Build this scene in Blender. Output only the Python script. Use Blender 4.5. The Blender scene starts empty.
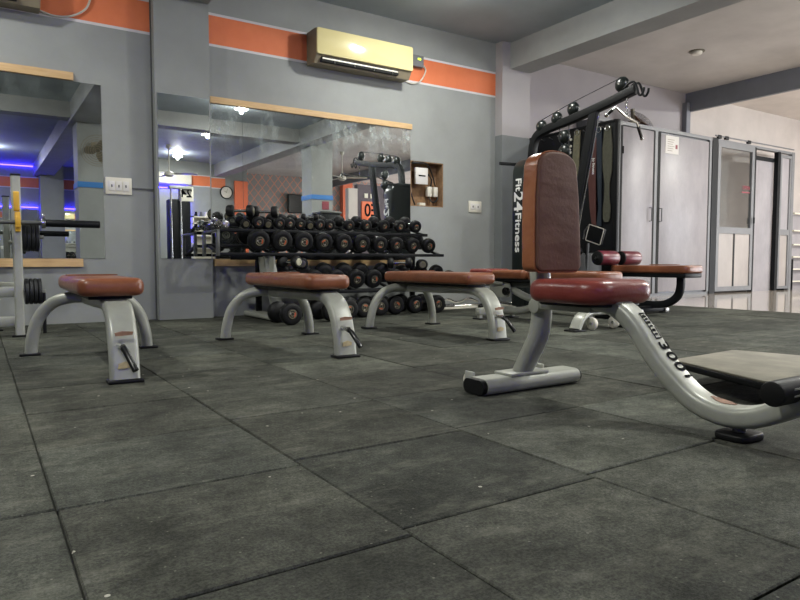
import bpy, bmesh, math, random
from mathutils import Vector, Matrix
random.seed(7)
S = bpy.context.scene
C = bpy.data.collections.new('gym'); S.collection.children.link(C)
PI = math.pi

# ------------------------------------------------------------------ materials
def hexc(h):
    h = h.lstrip('#'); v = [int(h[i:i+2], 16)/255 for i in (0, 2, 4)]
    return tuple((c/12.92 if c <= .04045 else ((c+.055)/1.055)**2.4) for c in v)+(1,)
class NT:
    def __init__(s, name):
        s.m = bpy.data.materials.new(name); s.m.use_nodes = True
        s.t = s.m.node_tree; s.b = s.t.nodes['Principled BSDF']; s.out = s.t.nodes['Material Output']
    def n(s, typ, **kw):
        o = s.t.nodes.new(typ)
        for k, v in kw.items(): setattr(o, k, v)
        return o
    def l(s, a, b): s.t.links.new(a, b)
    def noise(s, scale, detail=4, rough=.6, coord='Object', stretch=None):
        tc = s.n('ShaderNodeTexCoord'); no = s.n('ShaderNodeTexNoise')
        no.inputs['Scale'].default_value = scale; no.inputs['Detail'].default_value = detail; no.inputs['Roughness'].default_value = rough
        if stretch:
            mp = s.n('ShaderNodeMapping'); mp.inputs['Scale'].default_value = stretch
            s.l(tc.outputs[coord], mp.inputs[0]); s.l(mp.outputs[0], no.inputs['Vector'])
        else: s.l(tc.outputs[coord], no.inputs['Vector'])
        return no.outputs['Fac']
    def ramp(s, fac, stops):
        r = s.n('ShaderNodeValToRGB'); e = r.color_ramp.elements
        while len(e) < len(stops): e.new(.5)
        for el, (p, c) in zip(e, stops):
            el.position = p; el.color = c if len(c) == 4 else tuple(c)+(1,)
        s.l(fac, r.inputs[0]); return r.outputs[0]
    def mix(s, fac, a, b, blend='MIX'):
        m = s.n('ShaderNodeMix', data_type='RGBA', blend_type=blend)
        for sock, v in ((m.inputs[0], fac), (m.inputs[6], a), (m.inputs[7], b)):
            if hasattr(v, 'links'): s.l(v, sock)
            else: sock.default_value = v
        return m.outputs[2]
    def math(s, op, a, b=0.):
        m = s.n('ShaderNodeMath', operation=op)
        for sock, v in ((m.inputs[0], a), (m.inputs[1], b)):
            if hasattr(v, 'links'): s.l(v, sock)
            else: sock.default_value = v
        return m.outputs[0]
    def bump(s, h, strength=.2, dist=.01):
        b = s.n('ShaderNodeBump'); b.inputs['Strength'].default_value = strength; b.inputs['Distance'].default_value = dist
        s.l(h, b.inputs['Height']); s.l(b.outputs[0], s.b.inputs['Normal'])
def simple(name, col, rough=.5, metal=0., var=.12, scale=8, bump=0., spec=.5, coat=0.):
    t = NT(name); c = hexc(col)
    f = t.noise(scale)
    lo = tuple(x*(1-var) for x in c[:3])+(1,); hi = tuple(min(1, x*(1+var)) for x in c[:3])+(1,)
    t.l(t.ramp(f, [(.3, lo), (.7, hi)]), t.b.inputs['Base Color'])
    t.b.inputs['Roughness'].default_value = rough; t.b.inputs['Metallic'].default_value = metal
    t.b.inputs['Specular IOR Level'].default_value = spec
    if coat: t.b.inputs['Coat Weight'].default_value = coat; t.b.inputs['Coat Roughness'].default_value = .2
    if bump: t.bump(t.noise(scale*12), bump, .002)
    return t.m
def emit(name, col, strength):
    t = NT(name); c = hexc(col)
    t.b.inputs['Base Color'].default_value = c; t.b.inputs['Emission Color'].default_value = c; t.b.inputs['Emission Strength'].default_value = strength
    return t.m

def wall_paint(name, base, stripe=None, split=None, split_col=None):
    """plaster paint with optional painted orange band (z0,z1) with white edges"""
    t = NT(name); tc = t.n('ShaderNodeTexCoord'); sp = t.n('ShaderNodeSeparateXYZ'); t.l(tc.outputs['Object'], sp.inputs[0]); z = sp.outputs['Z']
    c = hexc(base)
    f = t.noise(1.3, 5, .6)
    lo = tuple(x*.86 for x in c[:3]); hi = tuple(x*1.1 for x in c[:3])
    col = t.ramp(f, [(.3, lo), (.7, hi)])
    if split:
        c2 = hexc(split_col); col2 = t.ramp(f, [(.3, tuple(x*.93 for x in c2[:3])), (.7, tuple(x*1.05 for x in c2[:3]))])
        col = t.mix(t.math('GREATER_THAN', z, split), col, col2)
    if stripe:
        z0, z1 = stripe
        inb = lambda a, b: t.math('MULTIPLY', t.math('GREATER_THAN', z, a), t.math('LESS_THAN', z, b))
        org = t.ramp(t.noise(3, 4), [(.3, hexc('#cf6f47')), (.7, hexc('#da7c51'))])
        col = t.mix(inb(z0-.022, z1+.022), col, hexc('#c9c6c8'))
        col = t.mix(inb(z0, z1), col, org)
    t.l(col, t.b.inputs['Base Color']); t.b.inputs['Roughness'].default_value = .62; t.b.inputs['Specular IOR Level'].default_value = .35
    t.bump(t.noise(26, 5), .12, .004)
    return t.m

M = {}
M['wall'] = wall_paint('wall paint grey', '#8d908e', (2.45, 2.70))
M['wall_plain'] = wall_paint('wall paint plain grey', '#888b89')
M['wall_col'] = wall_paint('column paint two tone', '#75797a', None, 1.98, '#a19d9e')
M['wall_right'] = wall_paint('wall paint lilac grey', '#75797a', None, 1.95, '#9f9a9d')
M['wall_far'] = wall_paint('wall paint pale', '#b7b0ac')
M['ceil'] = wall_paint('ceiling paint grey', '#a9b3b8')
M['ceil_right'] = wall_paint('ceiling paint right bay', '#c0bcba')
M['beam'] = wall_paint('beam paint grey', '#9b9d9c')
M['ceil_far'] = wall_paint('ceiling paint pale', '#d2c9c3')
M['beam_dark'] = wall_paint('beam paint slate', '#777a82')
M['skirting'] = simple('grey skirting', '#6a6c6c', .6)
def floor_mat():
    t = NT('rubber tile')
    at = t.n('ShaderNodeAttribute', attribute_name='tint')
    fine = t.noise(150, 4, .8); mid = t.noise(6, 8, .75); big = t.noise(1.6, 3, .5)
    base = t.ramp(mid, [(.30, hexc('#2b2d28')), (.70, hexc('#54564f'))])
    g = t.ramp(fine, [(.40, (.62, .62, .62)), (.60, (1.34, 1.34, 1.32))])
    col = t.mix(1., base, g, 'MULTIPLY')
    mott = t.noise(38, 3, .6); col = t.mix(1., col, t.ramp(mott, [(.35, (.82, .82, .82)), (.65, (1.18, 1.18, 1.17))]), 'MULTIPLY')
    b = t.ramp(big, [(.40, (.72, .72, .72)), (.60, (1.16, 1.16, 1.15))])
    col = t.mix(1., col, b, 'MULTIPLY')
    col = t.mix(1., col, at.outputs['Color'], 'MULTIPLY')
    # dusty scuffs and pale specks
    dust = t.noise(3.2, 8, .75, stretch=(1, 2.2, 1)); df = t.ramp(dust, [(.52, (0, 0, 0)), (.78, (.42, .42, .42))])
    col = t.mix(df, col, hexc('#88887a'))
    tc = t.n('ShaderNodeTexCoord'); vo = t.n('ShaderNodeTexVoronoi'); vo.inputs['Scale'].default_value = 9; t.l(tc.outputs['Object'], vo.inputs['Vector'])
    col = t.mix(t.math('MULTIPLY', t.math('LESS_THAN', vo.outputs['Distance'], .042), .7), col, hexc('#b9b6a8'))
    vo2 = t.n('ShaderNodeTexVoronoi'); vo2.inputs['Scale'].default_value = 30; t.l(tc.outputs['Object'], vo2.inputs['Vector'])
    col = t.mix(t.math('MULTIPLY', t.math('LESS_THAN', vo2.outputs['Distance'], .07), .28), col, hexc('#9d9b8e'))
    t.l(col, t.b.inputs['Base Color'])
    t.b.inputs['Roughness'].default_value = .8; t.b.inputs['Specular IOR Level'].default_value = .12
    t.bump(fine, .7, .003)
    return t.m
M['floor'] = floor_mat()
M['floor_gap'] = simple('rubber tile joint', '#1c1d1a', .8)
def gloss_floor():
    t = NT('polished floor tile'); tc = t.n('ShaderNodeTexCoord'); br = t.n('ShaderNodeTexBrick')
    br.offset = 0; br.inputs['Scale'].default_value = 1; br.inputs['Brick Width'].default_value = .6; br.inputs['Row Height'].default_value = .6
    br.inputs['Mortar Size'].default_value = .004; br.inputs['Color1'].default_value = hexc('#b5aca2'); br.inputs['Color2'].default_value = hexc('#aca399'); br.inputs['Mortar'].default_value = hexc('#7e776f')
    t.l(tc.outputs['Object'], br.inputs['Vector'])
    t.l(t.mix(1., br.outputs['Color'], t.ramp(t.noise(4, 6), [(.3, (.88, .88, .88)), (.7, (1.05, 1.05, 1.05))]), 'MULTIPLY'), t.b.inputs['Base Color'])
    t.b.inputs['Roughness'].default_value = .08; t.b.inputs['Specular IOR Level'].default_value = .7
    return t.m
M['gloss'] = gloss_floor()
def steel_paint():
    t = NT('silver grey enamel'); f = t.noise(6, 4)
    t.l(t.ramp(f, [(.3, hexc('#8f9189')), (.7, hexc('#a5a79f'))]), t.b.inputs['Base Color'])
    w = t.noise(9, 6, .8); chips = t.ramp(w, [(.735, (0, 0, 0)), (.75, (1, 1, 1))])
    t.l(t.mix(chips, t.ramp(f, [(.3, hexc('#8e9086')), (.7, hexc('#a2a49a'))]), hexc('#6d5648')), t.b.inputs['Base Color'])
    t.b.inputs['Metallic'].default_value = .12; t.b.inputs['Roughness'].default_value = .38
    return t.m
M['silver'] = steel_paint()
M['silver_dark'] = simple('dark silver enamel', '#5b5d5a', .4, .4)
def vinyl(name, a, b, ro=.32):
    t = NT(name); f = t.noise(7, 5, .6)
    t.l(t.ramp(f, [(.3, hexc(a)), (.7, hexc(b))]), t.b.inputs['Base Color'])
    t.b.inputs['Roughness'].default_value = ro; t.b.inputs['Specular IOR Level'].default_value = .42
    n1 = t.noise(90, 2); n2 = t.noise(5, 3, .5, stretch=(1, 1, 2)); t.bump(t.math('ADD', t.math('MULTIPLY', n1, .12), n2), .35, .02)
    return t.m
M['brown'] = vinyl('brown vinyl', '#70412a', '#835137')
M['brown_shade'] = vinyl('brown vinyl shaded front', '#53362a', '#5f4033', .7)  # backrest front: shade of the face turned from the lamps, in the colour
M['brown_lit'] = vinyl('brown vinyl lit side', '#824b30', '#96603f')  # backrest side and piping: lamp light on the side put into the colour
M['red'] = vinyl('worn red vinyl', '#6c2c27', '#7d3a32')
M['maroon'] = vinyl('maroon foam vinyl', '#5a1f2a', '#6e2b36')
M['black'] = simple('black enamel', '#0e1012', .5, 0, .15, 5, 0, .2)
M['black_gloss'] = simple('glossy black shroud', '#161b1a', .3, 0, .1, 3, 0, .4)
M['rubber'] = simple('black rubber', '#0b0c0d', .5, 0, .15, 30, 0, .28)
M['rubber_grip'] = simple('black grip plastic', '#101112', .25)
M['iron'] = simple('cast iron plate', '#1b1d1f', .5, .1)
M['chrome'] = simple('chrome', '#c9cac8', .16, 1., .04)
M['zinc'] = simple('bare steel', '#9b9b98', .34, .9, .1)
M['label_orange'] = simple('orange sticker', '#c2532c', .4)
M['gold'] = simple('brass toned hub', '#77735f', .35, .6)
M['hub_dark'] = simple('dark hub disc', '#26241f', .5)
M['white'] = simple('white plastic', '#cfcbbd', .4, 0, .05)
M['paper'] = simple('white paper', '#cfccc8', .8, 0, .04)
M['cream'] = simple('yellowed cream plastic', '#d2c793', .1, 0, .03, 2, 0, .6)
M['cream_side'] = simple('dusty beige plastic', '#857c68', .5, 0, .15)
M['cream_dark'] = simple('dusty grille plastic', '#6b6555', .5, 0, .15)
M['void'] = simple('dark recess', '#0c0d0d', .8)
def wood():
    t = NT('pine batten'); f = t.noise(5, 8, .65, stretch=(1, 14, 14))
    col = t.ramp(f, [(.25, hexc('#b39060')), (.75, hexc('#d0b184'))])
    tc = t.n('ShaderNodeTexCoord'); vo = t.n('ShaderNodeTexVoronoi'); vo.inputs['Scale'].default_value = 3.2; t.l(tc.outputs['Object'], vo.inputs['Vector'])
    col = t.mix(t.math('LESS_THAN', vo.outputs['Distance'], .05), col, hexc('#6b4524'))
    t.l(col, t.b.inputs['Base Color']); t.b.inputs['Roughness'].default_value = .6
    return t.m
M['wood'] = wood()
def plywood(name, lo, hi):
    t = NT(name); w = t.noise(2.2, 6, .65, stretch=(1.4, 1, .7))
    t.l(t.ramp(w, [(.3, hexc(lo)), (.7, hexc(hi))]), t.b.inputs['Base Color']); t.b.inputs['Roughness'].default_value = .42; t.b.inputs['Specular IOR Level'].default_value = .45
    return t.m
M['door'] = plywood('pale laminate panel', '#7f7c80', '#969296')
M['door_wood'] = plywood('light board panel', '#8d8784', '#9d9692')
M['alu'] = simple('aluminium frame', '#6c6d70', .5, .1, .08)
M['alu_dark'] = simple('dark aluminium frame', '#4f5156', .4, .3, .08)
def mirror(name, dirt, seed=0):
    t = NT(name)
    g = t.n('ShaderNodeBsdfGlossy'); g.inputs['Roughness'].default_value = .004; g.inputs['Color'].default_value = (.80, .83, .83, 1)
    d = t.n('ShaderNodeBsdfDiffuse'); d.inputs['Color'].default_value = hexc('#aab4b2')
    mx = t.n('ShaderNodeMixShader')
    tc = t.n('ShaderNodeTexCoord'); sp = t.n('ShaderNodeSeparateXYZ'); t.l(tc.outputs['Object'], sp.inputs[0])
    n = t.noise(3.5, 8, .75, stretch=(1, 1, .6)); f = t.ramp(n, [(.5, (0, 0, 0)), (.75, (1, 1, 1))])
    # smears are dried wash marks: heavier at the top edge
    zz = t.math('MULTIPLY', t.math('MAXIMUM', t.math('SUBTRACT', sp.outputs['Z'], .75), 0.), 1.9)
    t.l(t.math('MULTIPLY', t.math('ADD', t.math('MULTIPLY', f, zz), .02), dirt), mx.inputs[0]); t.l(g.outputs[0], mx.inputs[1]); t.l(d.outputs[0], mx.inputs[2])
    t.l(mx.outputs[0], t.out.inputs[0]); return t.m
M['mirror'] = mirror('mirror clean', .15); M['mirror_dirty'] = mirror('mirror smeared', 1.)
def glass():
    t = NT('door glass'); tr = t.n('ShaderNodeBsdfTransparent'); g = t.n('ShaderNodeBsdfGlossy'); g.inputs['Roughness'].default_value = .01
    tr.inputs['Color'].default_value = (.85, .9, .92, 1); mx = t.n('ShaderNodeMixShader'); mx.inputs[0].default_value = .35
    t.l(tr.outputs[0], mx.inputs[1]); t.l(g.outputs[0], mx.inputs[2]); t.l(mx.outputs[0], t.out.inputs[0]); return t.m
M['glass'] = glass()
def diamond():
    t = NT('diamond pattern wall'); tc = t.n('ShaderNodeTexCoord'); sp = t.n('ShaderNodeSeparateXYZ'); t.l(tc.outputs['Object'], sp.inputs[0])
    s = t.math('MULTIPLY', sp.outputs['X'], 1.25)
    def lines(op):
        v = t.math(op, s, sp.outputs['Z']); fr = t.math('FRACT', t.math('MULTIPLY', v, 3.1)); return t.math('LESS_THAN', fr, .085)
    f = t.math('MAXIMUM', lines('ADD'), lines('SUBTRACT'))
    t.l(t.mix(f, hexc('#86807c'), hexc('#dc8763')), t.b.inputs['Base Color']); t.b.inputs['Roughness'].default_value = .6; return t.m
M['diamond'] = diamond()
M['orange'] = simple('orange paint', '#d9693f', .55, 0, .05)
M['blue_band'] = simple('blue paint', '#2f6fb0', .5, 0, .05)
M['plum'] = simple('plum paint', '#4a4049', .6)
M['screen'] = simple('black screen', '#0b0c0d', .15)
M['olive'] = simple('olive webbing', '#46463a', .8, 0, .2, 30)
M['tan_belt'] = simple('khaki webbing', '#625f4c', .8, 0, .2, 30)
M['rust_belt'] = simple('rust brown leather', '#4b2a26', .5)
M['navy'] = simple('navy nylon', '#15202b', .7)
M['yellow'] = simple('yellow plastic', '#c79a2c', .45)
M['niche'] = simple('raw brown plaster', '#86694c', .9, 0, .3, 14)
M['cable'] = simple('black cable', '#141414', .5)
M['white_cable'] = simple('white cable', '#b9b5a9', .5)
M['board'] = simple('dusty tan board', '#747064', .85, 0, .25, 7)
M['rust'] = simple('rust patch', '#80604d', .75, 0, .2, 30)
M['sticker'] = simple('worn sticker', '#a2946f', .7, 0, .2, 60)
M['ink'] = simple('black print', '#0d0e0f', .9, 0, .1, 8, 0, .1)
M['white_ink'] = simple('white print', '#d8d8d4', .5)
M['red_ink'] = simple('red print', '#7d2f3c', .6)
M['lime'] = emit('lit green display', '#b7d93a', 1.2)
M['led_blue'] = emit('blue led strip', '#2a1cff', 36)
M['lamp'] = emit('lamp diffuser', '#fff6e6', 26)
M['lens'] = simple('pale lens plastic', '#dcd9d0', .4)
M['clock_face'] = simple('clock face', '#c8c2b6', .5)

# ------------------------------------------------------------------ mesh builder
def crom(pts, n=6):
    P = [Vector(p) for p in pts]; out = []
    for i in range(len(P)-1):
        p0 = P[i-1] if i else P[0]*2-P[1]; p1, p2 = P[i], P[i+1]; p3 = P[i+2] if i+2 < len(P) else P[-1]*2-P[-2]
        for k in range(n):
            t = k/n
            out.append(.5*((2*p1)+(p2-p0)*t+(2*p0-5*p1+4*p2-p3)*t*t+(3*p1-p0-3*p2+p3)*t**3))
    out.append(P[-1]); return out
def rrect(w, h, r, n=4):
    pts = []
    for cx, cy, a0 in ((w/2-r, h/2-r, 0), (-w/2+r, h/2-r, 90), (-w/2+r, -h/2+r, 180), (w/2-r, -h/2+r, 270)):
        for k in range(n+1):
            a = math.radians(a0+90*k/n); pts.append((cx+r*math.cos(a), cy+r*math.sin(a)))
    return pts
class MB:
    def __init__(s): s.b = bmesh.new()
    def box(s, x0, x1, y0, y1, z0, z1, bev=0., seg=2):
        r = bmesh.ops.create_cube(s.b, size=1.)
        bmesh.ops.transform(s.b, verts=r['verts'], matrix=Matrix.Translation(((x0+x1)/2, (y0+y1)/2, (z0+z1)/2)) @ Matrix.Diagonal((abs(x1-x0), abs(y1-y0), abs(z1-z0), 1)))
        if bev:
            e = set();  [e.update(v.link_edges) for v in r['verts']]
            bmesh.ops.bevel(s.b, geom=list(e), offset=bev, segments=seg, affect='EDGES', profile=.5)
        return s
    def obox(s, p0, p1, w, h, up=(0, 0, 1), bev=0.):
        """box bar from p0 to p1"""
        return s.sweep([p0, p1], rrect(w, h, max(bev, .0005), 2 if bev else 1), up)
    def _ring(s, co): return [s.b.verts.new(c) for c in co]
    def skin(s, rings, cap=True, closed=True):
        for a, b in zip(rings, rings[1:]):
            n = len(a)
            for i in range(n if closed else n-1): s.b.faces.new((a[i], a[(i+1) % n], b[(i+1) % n], b[i]))
        if cap and closed:
            s.b.faces.new(list(reversed(rings[0]))); s.b.faces.new(rings[-1])
    def sweep(s, path, prof, up=(0, 0, 1), scales=None):
        """profile (a,b): a along side = t x up, b along normal"""
        P = [Vector(p) for p in path]; up = Vector(up); rings = []
        for i, p in enumerate(P):
            t = ((P[i+1] if i < len(P)-1 else P[i])-(P[i-1] if i else P[i])).normalized()
            side = t.cross(up)
            side = side.normalized() if side.length > 1e-4 else Vector((1, 0, 0))
            nr = side.cross(t).normalized(); k = scales[i] if scales else 1
            rings.append(s._ring([p+side*a*k+nr*b*k for a, b in prof]))
        s.skin(rings); return s
    def tube(s, path, r, seg=14, up=None):
        P = [Vector(p) for p in path]
        d = P[-1]-P[0]
        if up is None:
            # a vector not parallel to any part of the path
            cand = [Vector((0, 0, 1)), Vector((1, 0, 0)), Vector((0, 1, 0))]
            ts = [(P[i+1]-P[i]).normalized() for i in range(len(P)-1)]
            up = min(cand, key=lambda c: max(abs(t.dot(c)) for t in ts))
        prof = [(r*math.cos(2*PI*k/seg), r*math.sin(2*PI*k/seg)) for k in range(seg)]
        return s.sweep(P, prof, up)
    def cyl(s, p0, p1, r, seg=20, bev=0.):
        if not bev: return s.tube([p0, p1], r, seg)
        p0, p1 = Vector(p0), Vector(p1); L = (p1-p0).length
        return s.lathe([(0, 0), (r-bev, 0), (r-.3*bev, .3*bev), (r, bev), (r, L-bev), (r-.3*bev, L-.3*bev), (r-bev, L), (0, L)], p0, p1-p0, seg)
    def lathe(s, prof, o, axis=(0, 0, 1), seg=24):
        """prof: (radius, height along axis)"""
        o = Vector(o); q = Vector(axis).to_track_quat('Z', 'Y'); rings = []
        for r, h in prof:
            if r < 1e-6: rings.append([s.b.verts.new(o+q @ Vector((0, 0, h)))])
            else: rings.append(s._ring([o+q @ Vector((r*math.cos(2*PI*k/seg), r*math.sin(2*PI*k/seg), h)) for k in range(seg)]))
        for a, b in zip(rings, rings[1:]):
            if len(a) == 1 and len(b) == 1: continue
            for i in range(seg):
                j = (i+1) % seg
                if len(a) == 1: s.b.faces.new((a[0], b[j], b[i]))
                elif len(b) == 1: s.b.faces.new((a[i], a[j], b[0]))
                else: s.b.faces.new((a[i], a[j], b[j], b[i]))
        if len(rings[0]) > 1: s.b.faces.new(list(reversed(rings[0])))
        if len(rings[-1]) > 1: s.b.faces.new(rings[-1])
        return s
    def ball(s, c, r, sc=(1, 1, 1), seg=18):
        m = bmesh.ops.create_uvsphere(s.b, u_segments=seg, v_segments=seg//2, radius=r)
        bmesh.ops.transform(s.b, verts=m['verts'], matrix=Matrix.Translation(c) @ Matrix.Diagonal((*sc, 1))); return s
    def slab(s, outline, z0, z1, r, f, n=4):
        """soft edged slab from a CCW 2D outline; f maps (u,v,w) to 3D, w in z0..z1"""
        pts = [Vector(p) for p in outline]; N = len(pts); nor = []
        for i in range(N):
            d = (pts[(i+1) % N]-pts[i-1]); d.normalize(); nor.append(Vector((d.y, -d.x)))
        lv = []
        for k in range(n+1):
            a = PI/2*k/n; lv.append((r*(1-math.sin(a)), z0+r*(1-math.cos(a))))
        lv = lv + [(i, z1-(w-z0)) for i, w in reversed(lv)]
        rings = [s._ring([f(*(p-nn*ins), w) for p, nn in zip(pts, nor)]) for ins, w in lv]
        s.skin(rings); return s
    def prism(s, pts, f, w0, w1):
        a = s._ring([f(u, v, w0) for u, v in pts]); b = s._ring([f(u, v, w1) for u, v in pts]); s.skin([a, b]); return s
    def torus(s, c, axis, R, r, a0=0, a1=2*PI, seg=28):
        q = Vector(axis).to_track_quat('Z', 'Y'); full = abs(a1-a0-2*PI) < 1e-6
        rings = []
        for k in range(seg+(0 if full else 1)):
            a = a0+(a1-a0)*k/seg; d = Vector((math.cos(a), math.sin(a), 0))
            rings.append(s._ring([Vector(c)+q @ (d*(R+r*math.cos(b))+Vector((0, 0, r*math.sin(b)))) for b in [2*PI*j/8 for j in range(8)]]))
        if full: rings.append(rings[0])
        s.skin(rings, cap=not full); return s
    def build(s, name, mat, parent=None, loc=None, smooth=True):
        """vertices are given in world space of the unrotated root; shifted to the root"""
        bmesh.ops.recalc_face_normals(s.b, faces=s.b.faces[:])
        off = Vector(loc) if loc is not None else Vector((0, 0, 0))
        r = parent
        while r is not None:
            off = off + Vector(r.location); r = r.parent
        bmesh.ops.translate(s.b, verts=s.b.verts[:], vec=-off)
        me = bpy.data.meshes.new(name); s.b.to_mesh(me); s.b.free()
        me.materials.append(M[mat] if isinstance(mat, str) else mat)
        if smooth:
            for p in me.polygons: p.use_smooth = True
            me.set_sharp_from_angle(angle=math.radians(38))
        o = bpy.data.objects.new(name, me); C.objects.link(o)
        if parent is not None: o.parent = parent
        if loc is not None: o.location = loc
        return o
def tag(o, label, cat, group=None, kind=None):
    o['label'] = label; o['category'] = cat
    if group: o['group'] = group
    if kind: o['kind'] = kind
    return o
def thing(name, label, cat, loc=(0, 0, 0), group=None):
    o = bpy.data.objects.new(name, None); C.objects.link(o); o.location = loc; o.empty_display_size = .1
    return tag(o, label, cat, group)
def struct(name, mb, mat, smooth=False):
    o = mb.build(name, mat, smooth=smooth); o['kind'] = 'structure'; return o
def roll(o, flat=False):
    o.rotation_mode = 'YXZ'; o.rotation_euler.y = random.uniform(-2.5, 2.5)
    if not flat: lean(o)
    return o
def lean(o): o.rotation_mode = 'YXZ'; o.rotation_euler.x = math.radians(14); o.location.z += .16*o.scale[1]*math.sin(math.radians(14)); return o
def dup(root, loc, label=None, group=None, scale=None, rot=None):
    def cp(o, par):
        c = o.copy(); C.objects.link(c); c.parent = par
        for ch in [x for x in C.objects if x.parent == o]: cp(ch, c)
        return c
    kids = {}
    r = cp(root, None); r.location = loc
    if label: r['label'] = label
    if group: r['group'] = group
    if scale: r.scale = scale if hasattr(scale, '__len__') else (scale,)*3
    if rot: r.rotation_euler = rot
    return r
def text(name, body, size, mat, parent, origin, xdir, ydir, ext=.0008, align='LEFT', sx=1., shear=0.):
    cu = bpy.data.curves.new(name, 'FONT'); cu.body = body; cu.size = size; cu.extrude = ext; cu.align_x = align; cu.align_y = 'CENTER'; cu.shear = shear
    cu.offset = size*.018
    tmp = bpy.data.objects.new(name, cu); C.objects.link(tmp)
    dg = bpy.context.evaluated_depsgraph_get(); me = bpy.data.meshes.new_from_object(tmp.evaluated_get(dg))
    C.objects.unlink(tmp); bpy.data.objects.remove(tmp); bpy.data.curves.remove(cu)
    X = Vector(xdir).normalized(); Y = Vector(ydir); Y = (Y-X*Y.dot(X)).normalized(); Z = X.cross(Y)
    off = Vector((0, 0, 0)); r = parent
    while r is not None: off = off+Vector(r.location); r = r.parent
    m = Matrix.Translation(Vector(origin)-off) @ Matrix((X, Y, Z)).transposed().to_4x4() @ Matrix.Diagonal((sx, 1, 1, 1))
    me.transform(m); me.materials.clear(); me.materials.append(M[mat])
    o = bpy.data.objects.new(name, me); C.objects.link(o); o.parent = parent; return o
XYZ = lambda u, v, w: Vector((u, v, w))

# ------------------------------------------------------------------ setting
WY = 5.9; CZ = 3.05; CZR = 3.16; XM = 6.75
def build_floor():
    b = bmesh.new(); tints = []
    lay = b.loops.layers.float_color.new('tint')
    xs = [.12+.5365*k for k in range(-8, 13)]; xs = [x for x in xs if x < XM-.1]+[XM]
    def col_off(x): return {.12: -.045, .6565: -.03}.get(round(x, 4), .02*math.sin(x*7))
    for i in range(len(xs)-1):
        x0, x1 = xs[i], xs[i+1]
        off = -.04 if x0 < .1 else (-.055 if x0 < .5 else (0 if x0 < 1.1 else .03+.01*math.sin(x0*5)))
        k = -18
        while True:
            y0 = 1.0+off+.5*k if x0 > .5 or x0 < .1 else .965+.489*k
            y1 = y0+(.5 if x0 > .5 or x0 < .1 else .489); k += 1
            if y0 >= 6.3: break
            if y1 < -8: continue
            y1 = min(y1, 6.3)
            g = .0017; jz = random.uniform(-.0012, .0012); c = random.choice([.70, .80, .9, .95, 1., 1.12, 1.28])*random.uniform(.95, 1.05)
            w = random.uniform(-.02, .02); tint = (c*(1+w), c, c*(1-w), 1)
            j = lambda: random.uniform(-.0012, .0012)
            h_ = .0032; lo = [(x0+g+j(), y0+h_+j()), (x1-g+j(), y0+h_+j()), (x1-g+j(), y1-h_+j()), (x0+g+j(), y1-h_+j())]
            bt = [b.verts.new((x, y, -.012)) for x, y in lo]
            md = [b.verts.new((x, y, -.003)) for x, y in lo]
            cx, cy = (x0+x1)/2, (y0+y1)/2
            tp = [b.verts.new((x+(.003 if x < cx else -.003), y+(.003 if y < cy else -.003), jz)) for x, y in lo]
            fs = []
            for r0, r1 in ((bt, md), (md, tp)):
                for q in range(4): fs.append(b.faces.new((r0[q], r0[(q+1) % 4], r1[(q+1) % 4], r1[q])))
            fs.append(b.faces.new(tp))
            for f in fs:
                for l in f.loops: l[lay] = tint
    me = bpy.data.meshes.new('floor'); b.to_mesh(me); b.free(); me.materials.append(M['floor'])
    o = bpy.data.objects.new('floor', me); C.objects.link(o); o['kind'] = 'structure'
build_floor()
struct('floor_subbase', MB().box(-4.3, XM, -8.1, 6.4, -.1, -.0115), 'floor_gap')
struct('floor_polished', MB().box(XM, 16, -8.1, 7.5, -.1, 0), 'gloss')
struct('ceiling', MB().box(-4.3, 5.45, -8.1, 6.4, CZ, CZ+.15), 'ceil')
struct('ceiling_right', MB().box(5.45, 9.52, -8.1, 7.5, CZR, CZR+.15), 'ceil_right')
struct('ceiling_far', MB().box(9.52, 16, -8.1, 7.5, CZR, CZR+.15), 'ceil_far')
# main wall with the real niche cut out (X 4.0-4.44, Z 1.10-1.60)
wm = MB()
nx0, nx1, nz0, nz1 = 3.975, 4.42, 1.11, 1.60
wm.box(-4.2, nx0, WY, WY+.2, -.05, CZ+.05).box(nx1, 5.45, WY, WY+.2, -.05, CZ+.05).box(nx0, nx1, WY, WY+.2, -.05, nz0).box(nx0, nx1, WY, WY+.2, nz1, CZ+.05)
struct('wall_back', wm, 'wall')
struct('wall_back_right', MB().box(5.45, 9.52, 6.3, 6.5, -.05, CZR+.02), 'wall_right')
struct('wall_back_far', MB().box(9.52, 16, 6.3, 6.5, -.05, CZR+.02), 'wall_far')
struct('wall_pier_back', MB().box(1.31, 1.775, 5.80, WY+.02, -.01, CZ), 'wall_plain')
struct('wall_column', MB().box(5.18, 5.62, 5.78, 6.32, -.01, CZR), 'wall_col')
struct('beam_middle', MB().box(5.30, 5.62, -7.2, 5.9, 2.75, CZR), 'beam')
struct('beam_pier', MB().box(1.33, 1.77, -7.9, 5.9, 2.75, CZ+.01), 'beam')
struct('beam_slate', MB().box(9.50, 9.57, -7.2, 6.3, 2.87, CZR), 'beam_dark')
struct('trim_slate_post', MB().box(9.42, 9.52, 6.22, 6.3, 2.2, 3.0), 'beam_dark')
struct('beam_cross', MB().box(-4.2, 5.6, -.2, .1, 2.80, CZ+.01), 'beam')
struct('wall_left', MB().box(-4.3, -4.1, -8.1, 6.2, -.05, CZ+.05), 'wall_plain')
struct('wall_rear_left', MB().box(-4.2, 3.4, -8.1, -7.9, -.05, CZ+.05), 'wall')
struct('wall_rear_step', MB().box(3.3, 3.45, -8.1, -5.3, -.05, CZ+.05), 'wall_plain')
struct('wall_rear_middle', MB().box(3.4, 5.6, -5.5, -5.3, -.05, CZ+.05), 'wall')
struct('wall_rear_clock', MB().box(5.3, 6.2, -5.5, -5.31, -.05, CZR), 'wall_plain')
struct('wall_rear_pattern', MB().box(6.0, 12.2, -7.4, -7.2, -.05, CZR), 'diamond')
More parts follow.
